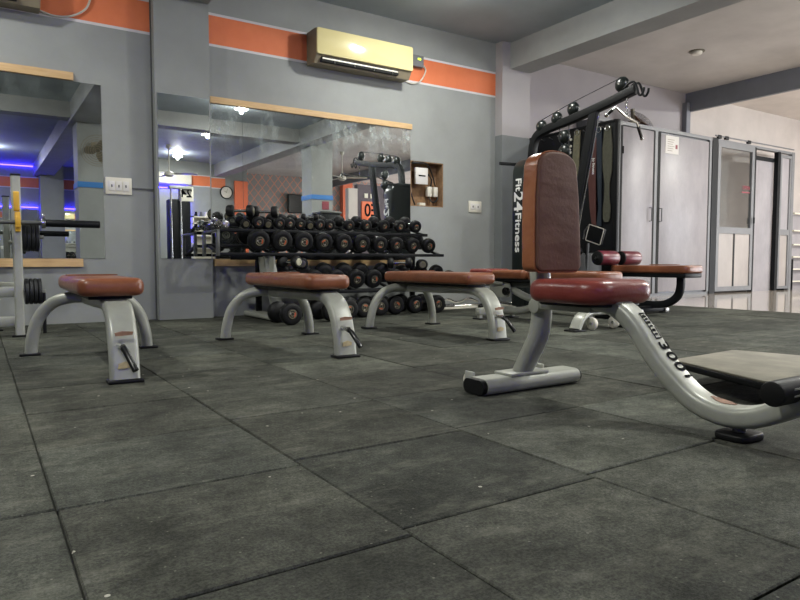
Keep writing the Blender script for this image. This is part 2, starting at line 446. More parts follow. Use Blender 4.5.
struct('wall_rear_right', MB().box(12.2, 16, -7.4, -7.2, -.05, CZR), 'wall_far')
struct('wall_pier_rear', MB().box(1.45, 2.0, -7.95, -7.5, 0, CZ), 'wall_plain')
struct('wall_right', MB().box(15.8, 16, -7.4, -5.4, 0, CZR).box(15.8, 16, 1.9, 6.4, 0, CZR).box(15.8, 16, -5.4, 1.9, 2.2, CZR).box(15.8, 16, -5.4, 1.9, -.05, .04), 'wall_far')
wf = MB()
for y in (-5.4, -3.6, -1.75, .05, 1.85): wf.box(15.86, 15.9, y, y+.05, .04, 2.2)
for z in (.04, 1.0, 2.15): wf.box(15.86, 15.9, -5.4, 1.9, z, z+.05)
struct('window_1', wf, 'alu')
# pillars standing in the hall
struct('wall_pillar_near', MB().box(1.42, 1.95, -.4, .1, 0, CZ), 'wall_plain')
struct('trim_1', MB().box(1.41, 1.96, -.41, .11, 1.71, 1.80), 'blue_band')
struct('wall_pillar_middle', MB().box(5.5, 5.95, -.25, .2, 0, CZR), 'wall_plain')
struct('trim_2', MB().box(5.49, 5.96, -.26, .21, 1.72, 1.81), 'blue_band')
struct('trim_orange_post', MB().box(5.84, 6.2, -5.4, -5.25, 0, 2.66), 'orange')
struct('trim_orange_pier', MB().box(10.03, 10.38, -7.25, -7.0, 0, 3.1), 'orange')

# ------------------------------------------------------------------ mirrors and battens
def slabthing(name, label, cat, x0, x1, y0, y1, z0, z1, mat, bev=.0, group=None):
    o = MB().box(x0, x1, y0, y1, z0, z1, bev).build(name, mat, loc=((x0+x1)/2, (y0+y1)/2, z0)); return tag(o, label, cat, group)
def mirror_thing(x0, x1, y0, z0, z1, label, mat, joint=None):
    t = thing('wall_mirror', label, 'mirror', ((x0+x1)/2, y0, z0))
    js = [x0]+(joint or [])+[x1]
    for a, c in zip(js, js[1:]):
        b = MB().box(a+.0015, c-.0015, y0-.006, y0, z0, z1); b.build('mirror_pane', mat, t, smooth=False)
    return t
# mirror shader uses object coordinates, roots sit at z0 so shift is fine
mirror_thing(-1.6, .905, WY, .53, 1.95, 'large wall mirror at the far left, showing blue-lit room behind the barbell rack', 'mirror')
mirror_thing(1.325, 1.765, 5.80, .53, 1.93, 'narrow wall mirror on the projecting grey pier', 'mirror')
mirror_thing(1.80, 3.975, WY, .53, 1.92, 'wide smeared two-pane wall mirror behind the dumbbell rack', 'mirror_dirty', [2.10])
slabthing('wood_batten', 'pine batten along the top of the left mirror', 'wood batten', -1.6, .70, WY-.03, WY, 1.955, 2.015, 'wood')
slabthing('wood_batten', 'pine batten along the bottom of the left mirror', 'wood batten', -1.6, .735, WY-.03, WY, .462, .527, 'wood')
slabthing('wood_batten', 'long pine batten along the top of the wide mirror', 'wood batten', 1.80, 3.98, WY-.03, WY, 1.925, 1.98, 'wood')
slabthing('wood_batten', 'long pine batten under the wide mirror, behind the dumbbell shelves', 'wood batten', 1.815, 3.99, WY-.03, WY, .462, .527, 'wood')

# ------------------------------------------------------------------ air conditioners
def aircon(x0, x1, zt, label, cable):
    zb = zt-.31; y1 = WY-.002; y0 = y1-.22
    t = thing('air_conditioner', label, 'air conditioner', ((x0+x1)/2, y1, zb))
    prof = [(y1, zb), (y1-.16, zb-.01), (y0+.015, zb+.055), (y0, zb+.075), (y0, zt-.03), (y0+.02, zt), (y1, zt)]
    MB().prism(prof, lambda u, v, w: Vector((w, u, v)), x0+.004, x1-.004).build('body', 'cream_side', t)
    fp = [(x0, zb+.062), (x1, zb+.062), (x1, zt-.025)]
    o = rrect(x1-x0, .245, .02, 4); cx, cz = (x0+x1)/2, zb+.062+.1225
    MB().slab(o, 0, .022, .008, lambda u, v, w: Vector((cx+u, y0+.006-w, cz+v))).build('front_panel', 'cream', t)
    v = MB(); v.box(x0+.06, x1-.16, y0+.012, y0+.10, zb+.004, zb+.05, .004).build('air_outlet', 'void', t)
    f = MB(); f.obox((x0+.07, y0+.010, zb+.034), (x1-.17, y0+.010, zb+.034), .006, .014)
    for k in range(4): f.box(x0+.2+k*.22, x0+.206+k*.22, y0+.012, y0+.05, zb+.005, zb+.045)
    f.build('louvre', 'white', t)
    if cable:
        pass
    return t
ac = aircon(2.755, 3.85, 2.715, 'yellowed cream split air conditioner on the orange band above the wide mirror', 1)
ac2 = aircon(-.57, .475, 2.745, 'beige air conditioner cut off by the top left corner of the photo', 0)
t = thing('cable_box', 'small grey connection box with green display at the right end of the air conditioner', 'connection box', (4.02, WY, 2.58))
MB().box(3.92, 4.11, WY-.06, WY-.001, 2.59, 2.71, .006).build('housing', 'alu', t)
MB().box(4.03, 4.07, WY-.064, WY-.058, 2.66, 2.68).build('display', 'lime', t)
MB().tube(crom([(4.13, WY-.03, 2.62), (4.16, WY-.02, 2.57), (4.10, WY-.015, 2.46), (4.0, WY-.01, 2.415), (3.88, WY-.01, 2.43)], 8), .008, 8).build('lead', 'white_cable', t)
tag(MB().tube(crom([(.47, WY-.015, 2.46), (.58, WY-.01, 2.44), (.70, WY-.02, 2.46), (.80, WY-.02, 2.53), (.84, WY-.02, 2.62), (.84, WY-.02, 2.68)], 8), .008, 8).build('cable', 'white_cable', loc=(.7, WY-.01, 2.5)), 'thin white cable drooping over the orange band beside the left air conditioner', 'cable')
slabthing('junction_box', 'dark junction box where the white cable ends on the orange band', 'junction box', .74, .90, WY-.05, WY-.001, 2.66, 2.76, 'cream_side', .008)
slabthing('cable_conduit', 'thin dark conduit running from the switch plate to the grey pier', 'conduit', 1.128, 1.31, WY-.012, WY-.001, 1.118, 1.128, 'silver_dark')
slabthing('cable_conduit', 'thin dark vertical conduit in the corner beside the grey pier', 'conduit', 1.299, 1.309, WY-.012, WY-.001, .0, CZ-.01, 'silver_dark')

# ------------------------------------------------------------------ switches, niche
def plate(x0, x1, z0, z1, label, n):
    t = thing('switch_plate', label, 'switch plate', ((x0+x1)/2, WY, z0))
    MB().box(x0, x1, WY-.014, WY-.001, z0, z1, .004).build('frame', 'white', t)
    w = (x1-x0-.04)/n
    for k in range(n):
        MB().box(x0+.02+k*w+.004, x0+.02+(k+1)*w-.004, WY-.019, WY-.012, z0+.03, z1-.03, .003).build('switch' if k % 2 == 0 else 'socket', 'paper', t)
        MB().box(x0+.02+k*w+w*.42, x0+.02+k*w+w*.58, WY-.0205, WY-.018, (z0+z1)/2-.012, (z0+z1)/2+.01).build('socket_hole', 'void', t)
plate(.92, 1.125, 1.065, 1.205, 'wide white switch plate between the left mirror and the grey pier', 3)
plate(4.78, 4.97, 1.075, 1.205, 'white switch plate on the wall to the right of the open electrical recess', 2)
t = thing('electrical_recess', 'open brown electrical recess with loose wiring in the wall beside the wide mirror', 'electrical recess', ((nx0+nx1)/2, WY+.1, nz0))
b = MB(); b.box(nx0+.001, nx1-.001, WY+.13, WY+.15, nz0+.001, nz1-.001)
b.box(nx0+.001, nx0+.011, WY+.002, WY+.14, nz0+.001, nz1-.001).box(nx1-.011, nx1-.001, WY+.002, WY+.14, nz0+.001, nz1-.001).box(nx0+.011, nx1-.011, WY+.002, WY+.14, nz0+.001, nz0+.011).box(nx0+.011, nx1-.011, WY+.002, WY+.14, nz1-.011, nz1-.001)
b.build('box_lining', 'niche', t, smooth=False)
MB().box(4.06, 4.225, WY+.02, WY+.05, 1.355, 1.535, .004).build('meter_cover', 'paper', t)
MB().box(4.10, 4.19, WY+.0185, WY+.0205, 1.44, 1.455).build('print', 'ink', t)
for x in (4.245, 4.33):
    MB().box(x, x+.055, WY+.05, WY+.10, 1.23, 1.34, .004).build('breaker', 'white', t)
MB().box(4.12, 4.2, WY+.03, WY+.09, 1.118, 1.155, .008).build('connector', 'white', t)
for k, pts in enumerate([[(4.0, WY+.02, 1.57), (4.1, WY-.01, 1.585), (4.2, WY+.0, 1.57), (4.3, WY+.05, 1.48), (4.36, WY+.07, 1.35)], [(4.22, WY+.05, 1.50), (4.3, WY+.06, 1.42), (4.30, WY+.08, 1.34)], [(3.99, WY+.05, 1.4), (4.02, WY+.05, 1.25), (4.07, WY+.05, 1.13)], [(4.27, WY+.07, 1.23), (4.30, WY+.05, 1.17), (4.38, WY+.06, 1.2), (4.39, WY+.07, 1.30)]]):
    MB().tube(crom(pts, 6), .008, 8).build('wire', 'cable', t)
MB().box(4.0, 4.14, WY-.014, WY+.02, 1.575, 1.592).build('cable_clip', 'cable', t)

# ------------------------------------------------------------------ flat benches
def rounded_outline(x0, x1, y0, y1, r, n=5, taper=0.):
    w, h = x1-x0, y1-y0; cx, cy = (x0+x1)/2, (y0+y1)/2
    return [(cx+u*(1-taper*(v/h+.5)), cy+v) for u, v in rrect(w, h, r, n)]
def pad(mb, x0, x1, y0, y1, z0, z1, rc=.05, re=.022): return mb.slab(rounded_outline(x0, x1, y0, y1, rc), z0, z1, re, XYZ)
def make_bench(loc, label, group):
    # local frame: +Y to the wall, front foot at (0,0)
    t = thing('flat_bench', label, 'bench', loc, group); ox, oy = loc[0], loc[1]
    L = lambda x, y, z: (ox+x, oy+y, z)
    d = -.02
    p = MB(); pad(p, ox-.135+d, ox+.135+d, oy+.14, oy+1.14, .352, .43, .045, .03)
    pd = p.build('seat_pad', 'brown', t)
    s = MB(); s.tube([L(x+d, y, .434) for x, y in ((-.122, .82), (-.08, .822), (0, .822), (.08, .822), (.122, .82))], .0035, 6)
    s.build('seam', 'brown', pd)
    MB().box(ox-.09+d, ox+.09+d, oy+.2, oy+1.08, .337, .353, .004).build('pad_base', 'black', t)
    # spine and broad front leg: one flat oval tube bending down
    path = crom([L(0, .95, .305), L(0, .55, .31), L(0, .26, .315), L(0, .13, .285), L(0, .055, .20), L(0, .02, .10), L(0, .005, .012)], 7)
    MB().sweep(path, rrect(.118, .056, .02, 4), (1, 0, 0) if False else (0, 0, 1), None) if False else None
    m = MB(); m.sweep(path, [(b_, a_) for a_, b_ in reversed(rrect(.118, .056, .02, 4))], (1, 0, 0)); m.build('front_leg', 'silver', t)
    MB().box(ox-.07, ox+.07, oy-.035, oy+.045, 0, .014, .005).build('front_foot', 'rubber', t)
    for sx in (-1, 1):
        pth = crom([L(0, 1.0, .31), L(sx*.10, 1.02, .31), L(sx*.19, 1.05, .28), L(sx*.255, 1.08, .20), L(sx*.285, 1.09, .10), L(sx*.295, 1.1, .012)], 7)
        MB().tube(pth, .031, 16).build('rear_leg', 'silver', t)
        MB().box(ox+sx*.30-.05, ox+sx*.30+.05, oy+1.06, oy+1.14, 0, .014, .005).build('rear_foot', 'rubber', t)
    h = MB(); h.cyl(L(-.02, .02, .155), L(-.015, -.06, .155), .012, 12); h.build('handle_pin', 'chrome', t)
    g = MB(); g.tube([L(-.015, -.04, .155), L(-.008, -.075, .14), L(.02, -.125, .065)], .013, 12); g.build('handle_grip', 'rubber_grip', t)
    MB().prism([(-.03, .0), (.02, .004), (.026, .02), (.0, .03), (-.028, .022)], lambda u, v, w: Vector((ox+u, oy-.0278+.006+w+(v)*.12, .06+v)), 0, .003).build('worn_sticker', 'sticker', t)
    MB().prism([(-.035, 0), (.03, .003), (.034, .016), (-.01, .02), (-.038, .014)], lambda u, v, w: Vector((ox+u, oy+.012-.0278+.01+w, .195+v)), -.004, .002).build('worn_sticker', 'rust', t)
    return t
bench = make_bench((.505, 2.87, 0), 'brown padded flat bench with silver legs at the left, beside the barbell rack', 'low flat benches')
b2 = dup(bench, (1.615, 3.0, 0), 'brown flat bench with silver legs before the left end of the dumbbell rack', 'low flat benches')
b3 = dup(bench, (2.785, 3.12, 0), 'brown flat bench with silver legs next to the upright-back bench, before the rack end', 'low flat benches')
bench.rotation_euler.z = math.radians(-1.1); b2.rotation_euler.z = math.radians(-.5); b3.rotation_euler.z = math.radians(1)

# ------------------------------------------------------------------ foreground upright bench
t = thing('utility_bench', 'foreground upright-back bench with red seat, brown backrest and curved silver frame', 'bench', (1.8, 1.5, 0))
X = 1.8
base = MB(); base.sweep([(1.575, 1.88, .032), (2.07, 1.88, .032)], rrect(.125, .06, .029, 5)); base.build('base_tube', 'silver', t)
for x0, x1 in ((1.552, 1.588), (2.058, 2.08)):
    MB().sweep([(x0, 1.88, .032), (x1, 1.88, .032)], rrect(.118, .056, .027, 5)).build('end_cap', 'rubber', t)
for x in (1.60, 1.97):
    w = MB(); w.box(x-.005, x+.005, 1.93, 1.985, .02, .075, .004); w.build('wheel_bracket', 'silver', t)
    MB().cyl((x+.008, 1.985, .036), (x+.030, 1.985, .036), .028, 20, .006).build('transport_wheel', 'white', t)
MB().box(1.70, 1.90, 1.83, 1.93, .06, .072, .003).build('mount_plate', 'silver', t)
post = crom([(X, 1.875, .07), (X, 1.84, .13), (X, 1.79, .22), (X, 1.775, .31), (X, 1.78, .40), (X, 1.79, .5), (X, 1.79, .62)], 7)
m = MB(); m.sweep(post, rrect(.062, .085, .03, 5), (1, 0, 0)); m.build('upright_post', 'silver', t)
mp = crom([(X, 1.76, .362), (X, 1.6, .362), (X, 1.47, .36), (X, 1.395, .335), (X, 1.335, .285), (X, 1.27, .205), (X, 1.20, .137), (X, 1.125, .084), (X, 1.04, .062), (X, .96, .070), (X, .88, .105), (X, .80, .16), (X, .74, .20)], 7)
m = MB(); m.sweep(mp, rrect(.060, .094, .022, 5), (1, 0, 0)); m.build('main_tube', 'silver', t)
MB().cyl((X, 1.0, .0), (X, 1.0, .055), .018, 14).build('foot_stem', 'silver_dark', t)
MB().slab(rrect(.12, .10, .03, 4), 0, .02, .006, lambda u, v, w: Vector((X+u, 1.0+v, w))).build('rubber_foot', 'rubber', t)
# foot bar with cap
MB().cyl((1.665, .845, .168), (2.12, .845, .168), .033, 24, .006).build('foot_bar', 'rubber', t)
q = MB()
for dz in (.012, -.006): q.obox((1.71, .845-.0325, .168+dz), (2.05, .845-.0325, .168+dz), .002, .005)
q.build('bar_trim', 'zinc', t)
# seat
so = [(p[0], p[1]) for p in rounded_outline(1.64, 1.985, 1.385, 1.735, .10, 7)]
seat = MB().slab(so, .358, .440, .034, XYZ).build('seat', 'red', t)
MB().slab([(a*.8+1.8*.2, c*.85+1.56*.15) for a, c in so], .350, .362, .004, XYZ).build('seat_board', 'black', t)
MB().box(1.75, 1.85, 1.5, 1.77, .325, .346, .004).build('seat_bracket', 'silver', t)
MB().cyl((1.745, 1.765, .335), (1.80, 1.765, .335), .028, 18, .004).build('pivot', 'silver', t)
# backrest: arch-topped slab leaning very slightly
def bo():
    P = []
    for a in range(0, 91, 18): P.append((.088+.026*math.cos(math.radians(a-90)), -.192+.026*math.sin(math.radians(a-90))))
    P += [(.1125, -.08), (.108, .05), (.100, .13)]
    for a in range(9, 180, 9):
        c, n = math.cos(math.radians(a)), math.sin(math.radians(a)); P.append((.0985*math.copysign(abs(c)**.8, c), .145+.072*n**.8))
    P += [(-.100, .13), (-.108, .05), (-.1125, -.08)]
    for a in range(0, 91, 18): P.append((-.088+.026*math.cos(math.radians(180+a)), -.192+.026*math.sin(math.radians(180+a))))
    return P
tilt = math.radians(2)
def bf(u, v, w): return Vector((1.7725+u, 1.70+w+v*math.sin(tilt), .682+v*math.cos(tilt)))
MB().slab(bo(), -.024, .05, .012, bf).build('backrest', 'brown_lit', t)
MB().slab([(u*.985, v*.99) for u, v in bo()], -.035, -.018, .010, bf).build('backrest_front', 'brown_shade', t)
e = [bf(u*1.0, v, -.02) for u, v in bo()]
MB().tube(e+[e[0]], .0035, 6, up=(0, 1, 0)).build('backrest_piping', 'brown_lit', t)
MB().slab([(u*.85, v*.85) for u, v in bo()], .05, .062, .004, bf).build('backrest_board', 'black', t)
# print on the tube
def onp(i, dx): return mp[i]+Vector((dx, 0, 0))
def nrm(i):
    d = (mp[i+1]-mp[i-1]).normalized(); n = Vector((1, 0, 0)).cross(d); n = n if n.z > 0 else -n; return d, n.normalized()
for i, s_, body in ((34, .058, '3'), (37, .058, '0'), (40, .058, '0'), (43, .05, "i")):
    d, n = nrm(i); text('frame_print', body, s_, 'ink', t, onp(i, .012)+n*.0322, d, Vector((1, 0, 0)) if (d.cross(Vector((1, 0, 0)))).dot(n) > 0 else Vector((-1, 0, 0)), .0006, 'CENTER', 1.25)
lb = MB()
for i in range(25, 32):
    for dx in (-.003, .025):
        a, b_ = onp(i, dx)+nrm(i)[1]*.0318, onp(i+1, dx)+nrm(i+1)[1]*.0318
        lb.obox(a, b_, .0035, .0015, nrm(i)[1])
for i in (25, 32):
    a = onp(i, -.003)+nrm(i)[1]*.0318; lb.obox(a, a+Vector((.028, 0, 0)), .004, .0015, nrm(i)[1])
for i in range(26, 32):
    a = onp(i, .004)+nrm(i)[1]*.0318; lb.obox(a, a+Vector((.014, 0, 0)), .006 if i % 2 else .009, .0012, nrm(i)[1])
lb.build('frame_label', 'ink', t)
rp = MB()
for i, w_ in ((51, .01), (52, .018), (53, .024), (54, .026), (55, .024), (56, .018), (57, .01)):
    a, b_ = onp(i, .012)+nrm(i)[1]*.0312, onp(i+1, .012)+nrm(i+1)[1]*.0312; rp.obox(a, b_, w_*1.6, .0012, nrm(i)[1])
rp.build('paint_chip', 'rust', t)

# ------------------------------------------------------------------ foot platform on the right
t = thing('step_platform', 'low tan platform with black edge behind the foreground bench, cut off by the right side', 'platform', (2.55, 1.4, 0))
po = [(2.19, 1.115), (2.96, 1.08), (2.98, 1.10), (2.85, 1.60), (2.83, 1.618), (2.37, 1.59), (2.345, 1.57), (2.18, 1.135)]
MB().slab(po, .098, .106, .003, XYZ).build('board', 'board', t)
pc = (2.6, 1.35)
MB().slab([(pc[0]+(a-pc[0])*1.012, pc[1]+(c-pc[1])*1.012) for a, c in po], .074, .0985, .006, XYZ).build('platform_frame', 'black', t)
for x, y in ((2.62, 1.45), (2.85, 1.2), (2.78, 1.52)):
    MB().cyl((x, y, 0), (x, y, .076), .02, 12).build('foot', 'rubber', t)
MB().cyl((2.5, 1.22, 0), (2.5, 1.22, .076), .02, 12).build('foot', 'rubber', t)

# ------------------------------------------------------------------ barbell rack at left
t = thing('barbell_rack', 'silver barbell rack with yellow hooks, cut off by the left side', 'barbell rack', (.1, 5.1, 0))
for n_, (x, y, zt, w, mat_) in enumerate(((.235, 5.05, 1.07, .055, 'silver'), (.10, 5.55, .98, .045, 'silver'), (-1.15, 5.05, 1.07, .055, 'silver'), (-1.02, 5.55, .98, .045, 'silver'))):
    p = MB(); p.sweep([(x, y, .01), (x, y, zt)], rrect(w, w+.01, .012, 3), (0, 1, 0)); u = p.build('upright', mat_, t)
    MB().box(x-w/2-.002, x+w/2+.002, y-w/2-.007, y+w/2+.007, zt, zt+.012, .004).build('cap', 'rubber', u)
    MB().box(x-.05, x+.05, y-.05, y+.05, 0, .012, .003).build('foot', 'rubber', u)
for z in (.30, .10):
    MB().obox((-1.15, 5.08, z), (.235, 5.08, z), .05, .07, (0, 0, 1), .012).build('crossbar', 'silver', t)
for x0, x1 in ((.235, .10), (-1.15, -1.02)):
    MB().obox((x0, 5.05, .34), (x1, 5.55, .34), .03, .04, (0, 0, 1), .01).build('side_brace', 'silver', t)
for x in (.235, -1.15):
    y = MB()
    y.slab(rrect(.035, .13, .012, 3), -.012, .012, .004, lambda u, v, w: Vector((x+.0+w*1.4, 5.0+u, .90+v)))
    y.box(x-.012, x+.02, 4.975, 5.02, .70, .83, .005)
    y.box(x-.012, x+.02, 4.945, 4.96, .735, .80, .004)
    y.box(x-.012, x+.02, 4.945, 5.02, .728, .742, .003)
    y.build('bar_hook', 'yellow', t)
sp = MB(); sp.cyl((.235, 5.12, .56), (.235, 5.12, .56), .01) if False else sp.box(.235, .40, 5.09, 5.11, .29, .31); sp.build('storage_peg', 'silver', t)
MB().cyl((.24, 5.17, .672), (.40, 5.17, .672), .014, 12).build('storage_peg', 'silver', t)
MB().obox((.385, 5.1, .01), (.385, 5.1, .29), .022, .03, (0, 1, 0), .005).build('peg_post', 'rubber', t)
# plates
def plate_disc(mb, x, y, z, r, w): mb.lathe([(.028, 0), (r*.35, 0), (r*.4, -.0), (r*.82, .004), (r*.88, 0), (r-.004, 0), (r, .004), (r, w-.004), (r-.004, w), (r*.88, w), (r*.82, w-.004), (r*.4, w), (.028, w)], (x, y, z), (1, 0, 0), 32)
for k in range(4):
    b = MB(); x = .268+.026*k; plate_disc(b, 0, 0, 0, .10, .024)
    o = b.build('weight_plate', 'iron'); o.location = (x, 5.17, .672)
    tag(o, ['black weight plate on the upper peg, nearest the rack post', 'second black weight plate from the post on the upper peg', 'third black weight plate from the post on the upper peg', 'outermost black weight plate on the upper peg, below the bar'][k], 'weight plate', 'plates on the upper peg')
for k in range(4):
    b = MB(); x = .272+.026*k; plate_disc(b, 0, 0, 0, .088, .022)
    o = b.build('weight_plate', 'iron'); o.location = (x, 5.10, .27+.03)
    tag(o, ['small black weight plate on the low peg, nearest the rack post', 'second small weight plate from the post on the low peg', 'third small weight plate from the post on the low peg', 'outermost small weight plate on the low peg'][k], 'weight plate', 'plates on the low peg')
t = thing('barbell', 'long black barbell resting on the yellow hooks at the left', 'barbell', (-.45, 4.99, .76))
MB().cyl((-1.3, 4.985, .761), (.42, 4.985, .761), .0145, 16).build('shaft', 'silver_dark', t)
MB().cyl((.40, 4.985, .761), (.735, 4.985, .761), .025, 20, .003).build('sleeve', 'black', t)
MB().cyl((-1.6, 4.985, .761), (-1.3, 4.985, .761), .025, 20, .003).build('sleeve', 'black', t)
c = MB(); c.cyl((.375, 4.985, .761), (.40, 4.985, .761), .036, 20, .004); c.box(.378, .396, 4.975, 4.995, .79, .82, .003); c.build('collar', 'chrome', t)

# ------------------------------------------------------------------ dumbbell rack
t = thing('dumbbell_rack', 'long black three-tier dumbbell rack with grey end frame under the wide mirror', 'dumbbell rack', (2.8, 5.3, 0))
R1, R2, R3 = 1.66, 3.96, 2.05
TL = math.radians(14)
def shelf(z, yf, yb, x0, x1):
    rz = (yb-yf)*math.tan(TL); s = MB(); s.box(x0, x1, yf-.01, yf+.035, z-.028, z, .004).box(x0, x1, yb-.035, yb+.01, z+rz-.028, z+rz, .004)
    for k in range(6):
        x = x0+.02+(x1-x0-.06)*k/5; s.obox((x, yf, z-.014), (x, yb, z+rz-.014), .03, .018)
    return s
s1 = shelf(.785, 5.42, 5.66, 1.66, 3.86).build('shelf', 'black', t)
s2 = shelf(.580, 5.29, 5.60, 1.66, 3.97).build('shelf', 'black', t)
s3 = shelf(.252, 5.10, 5.42, 2.0, 4.1).build('shelf', 'black', t)
for x in (1.66,):
    m = MB(); m.box(x-.012, x+.012, 5.26, 5.30, .55, .76, .003).box(x-.012, x+.012, 5.26, 5.68, .745, .765, .003).box(x-.012, x+.012, 5.64, 5.68, .55, .76, .003)
    m.build('end_bracket', 'silver_dark', t)
m = MB(); m.obox((2.13, 5.17, .04), (2.13, 5.36, .56), .045, .10, (1, 0, 0), .01); u = m.build('end_frame', 'silver', t)
MB().sweep([(2.13, 5.11, .03), (2.13, 5.80, .03)], rrect(.15, .045, .015, 3)).build('base_foot', 'silver', u)
MB().prism([(5.20, .545), (5.22, .33), (5.28, .29), (5.50, .29), (5.56, .545)], lambda u_, v_, w_: Vector((w_, u_, v_)), 2.112, 2.12).build('gusset', 'silver', u)
MB().box(2.05, 2.21, 5.10, 5.14, 0, .04, .004).build('foot_pad', 'rubber', u)
for x in (2.16, 3.86):
    MB().box(x-.025, x+.025, 5.67, 5.71, 0, .79, .006).build('end_frame', 'black', t)
MB().box(1.90, 3.88, 5.66, 5.70, .52, .57, .006).build('back_beam', 'black', t)
MB().box(2.0, 4.08, 5.42, 5.70, .215, .235, .004).build('shelf_brace', 'black', t)
# --- dumbbells
def make_db(loc, label, group, style):
    """round dumbbell, axis along Y, unit head radius .085, base on z=0"""
    R = .085; t = thing('dumbbell', label, 'dumbbell', loc, group); ox, oy, oz = loc[0], loc[1], loc[2]-R
    c = lambda y, z=R: (ox, oy+y, oz+z)
    if style == 'rubber':
        for sgn in (-1, 1):
            prof = [(0, 0), (.03, 0), (.055, .002), (.068, .008), (.081, .018), (.085, .03), (.085, .07), (.08, .08), (.066, .086), (.045, .084), (.042, .078), (0, .078)]
            h = MB().lathe(prof, c(sgn*.075), (0, sgn, 0), 28).build('head', 'rubber', t)
            MB().lathe([(.040, .077), (.040, .084), (.034, .085), (.032, .081), (0, .081)], c(sgn*.075), (0, sgn, 0), 24).build('hub', 'hub_dark', h)
            MB().torus(c(sgn*.1585), (0, 1, 0), .031, .003, seg=20).torus(c(sgn*.1575), (0, 1, 0), .015, .003, seg=14).build('hub_ring', 'gold', h)
            if sgn == -1:
                MB().prism([(r_*math.cos(math.radians(a)), r_*math.sin(math.radians(a))) for r_, a in [(.014, 40), (.014, 0), (.014, -40), (.03, -50), (.03, -20), (.03, 10), (.03, 45)]], lambda u, v, w: Vector((ox+u, oy-.075-.0815-w, oz+R+v)), 0, .002).build('sticker', 'label_orange', h)
                MB().prism([(-.024, -.002), (-.012, -.006), (-.010, .008), (-.02, .012)], lambda u, v, w: Vector((ox+u, oy-.075-.0815-w, oz+R+v)), 0, .002).build('print', 'clock_face', h)
        MB().cyl(c(-.08), c(.08), .017, 14).build('handle', 'chrome', t)
    else:
        for sgn in (-1, 1):
            prof = [(0, 0), (.05, 0), (.078, .012), (.085, .03), (.085, .075), (.07, .095), (.04, .1), (.036, .095), (0, .095)]
            h = MB().lathe(prof, c(sgn*.09), (0, sgn, 0), 20).build('head', 'chrome' if style == 'chrome' else 'rubber', t)
            if style != 'chrome': MB().lathe([(.05, .094), (.05, .103), (.03, .104), (.028, .099), (0, .099)], c(sgn*.09), (0, sgn, 0), 20).build('hub', 'gold', h)
        MB().cyl(c(-.1), c(.1), .02, 12).build('handle', 'chrome', t)
    return t
ordn = ['leftmost', 'second from left', 'third from left', 'fourth from left', 'fifth from left', 'sixth from left', 'seventh from left', 'eighth from left', 'ninth from left', 'tenth from left', 'eleventh from left', 'twelfth from left']
GR2, GR1, GR3, GR4 = 'dumbbells on the middle shelf', 'dumbbells on the top shelf', 'dumbbells on the lowest shelf', 'dumbbells on the floor under the rack'
x2 = [2.022, 2.232, 2.436, 2.635, 2.839, 3.037, 3.236, 3.425, 3.622, 3.82]; r2 = [.093, .093, .091, .088, .086, .084, .08, .078, .075, .074]
db = None
protoR = make_db((x2[0], 5.45, .582+r2[0]), 'big round rubber dumbbell with orange sticker, leftmost on the middle shelf', GR2, 'rubber'); protoR.scale = (r2[0]/.085,)*3; PR = []
for k in range(1, 10):
    dd = dup(protoR, (x2[k], 5.45, .582+r2[k]), 'round rubber dumbbell, %s on the middle shelf' % ordn[k] if k < 9 else 'round rubber dumbbell, last at the right end of the middle shelf', GR2, r2[k]/.085)
    roll(dd)
x1 = [1.963, 2.072, 2.164, 2.268, 2.364, 2.467, 2.568, 2.662, 2.765, 2.965, 3.153, 3.353, 3.539, 3.727]
protoS = make_db((x1[0], 5.54, .787+.0425), 'small black dumbbell with steel hub, leftmost black one on the top shelf', GR1, 'small'); protoS.scale = (.5,)*3
for k in range(1, 9):
    if k in (2, 6): lean(dup(protoS, (x1[k], 5.54, .787+.045), 'small steel-hubbed dumbbell, %s of the small black top shelf row' % ordn[k], GR1, .53))
    else: roll(dup(protoR, (x1[k], 5.54, .787+.051), 'small black rubber dumbbell, %s of the small black top shelf row' % ordn[k], GR1, (.6, .75, .6)))
for j, k in enumerate(range(9, 14)):
    rr = .62+.03*j; o = dup(protoR, (x1[k], 5.54, .787+.085*rr), 'round rubber dumbbell, %s of five at the top shelf right end' % ['first', 'second', 'third', 'fourth', 'last'][j], GR1, (rr, .8, rr)); roll(o)
protoC = make_db((1.735, 5.54, .787+.034), 'small chrome dumbbell at the far left end of the top shelf', GR1, 'chrome'); protoC.scale = (.40,)*3
dup(protoC, (1.80, 5.56, .787+.036), 'small chrome dumbbell, second from the left end of the top shelf', GR1, .42)
dup(protoC, (1.70, 5.64, .787+.031), 'small chrome dumbbell at the back left corner of the top shelf', GR1, .36)
# two short dumbbells lying across the small ones
for (x, lb_) in ((1.93, 'short dumbbell with chrome handle lying tilted on top, left of the pair'), (2.155, 'short dumbbell with chrome handle lying tilted on top, right of the pair')):
    o = dup(protoS, (x, 5.50, .942), lb_, GR1, .62); o.rotation_euler = (0, math.radians(4), math.radians(55))
o = dup(protoS, (2.60, 5.52, .912), 'short black dumbbell lying across the middle of the top shelf row', GR1, .42); o.rotation_euler = (0, 0, math.radians(60))
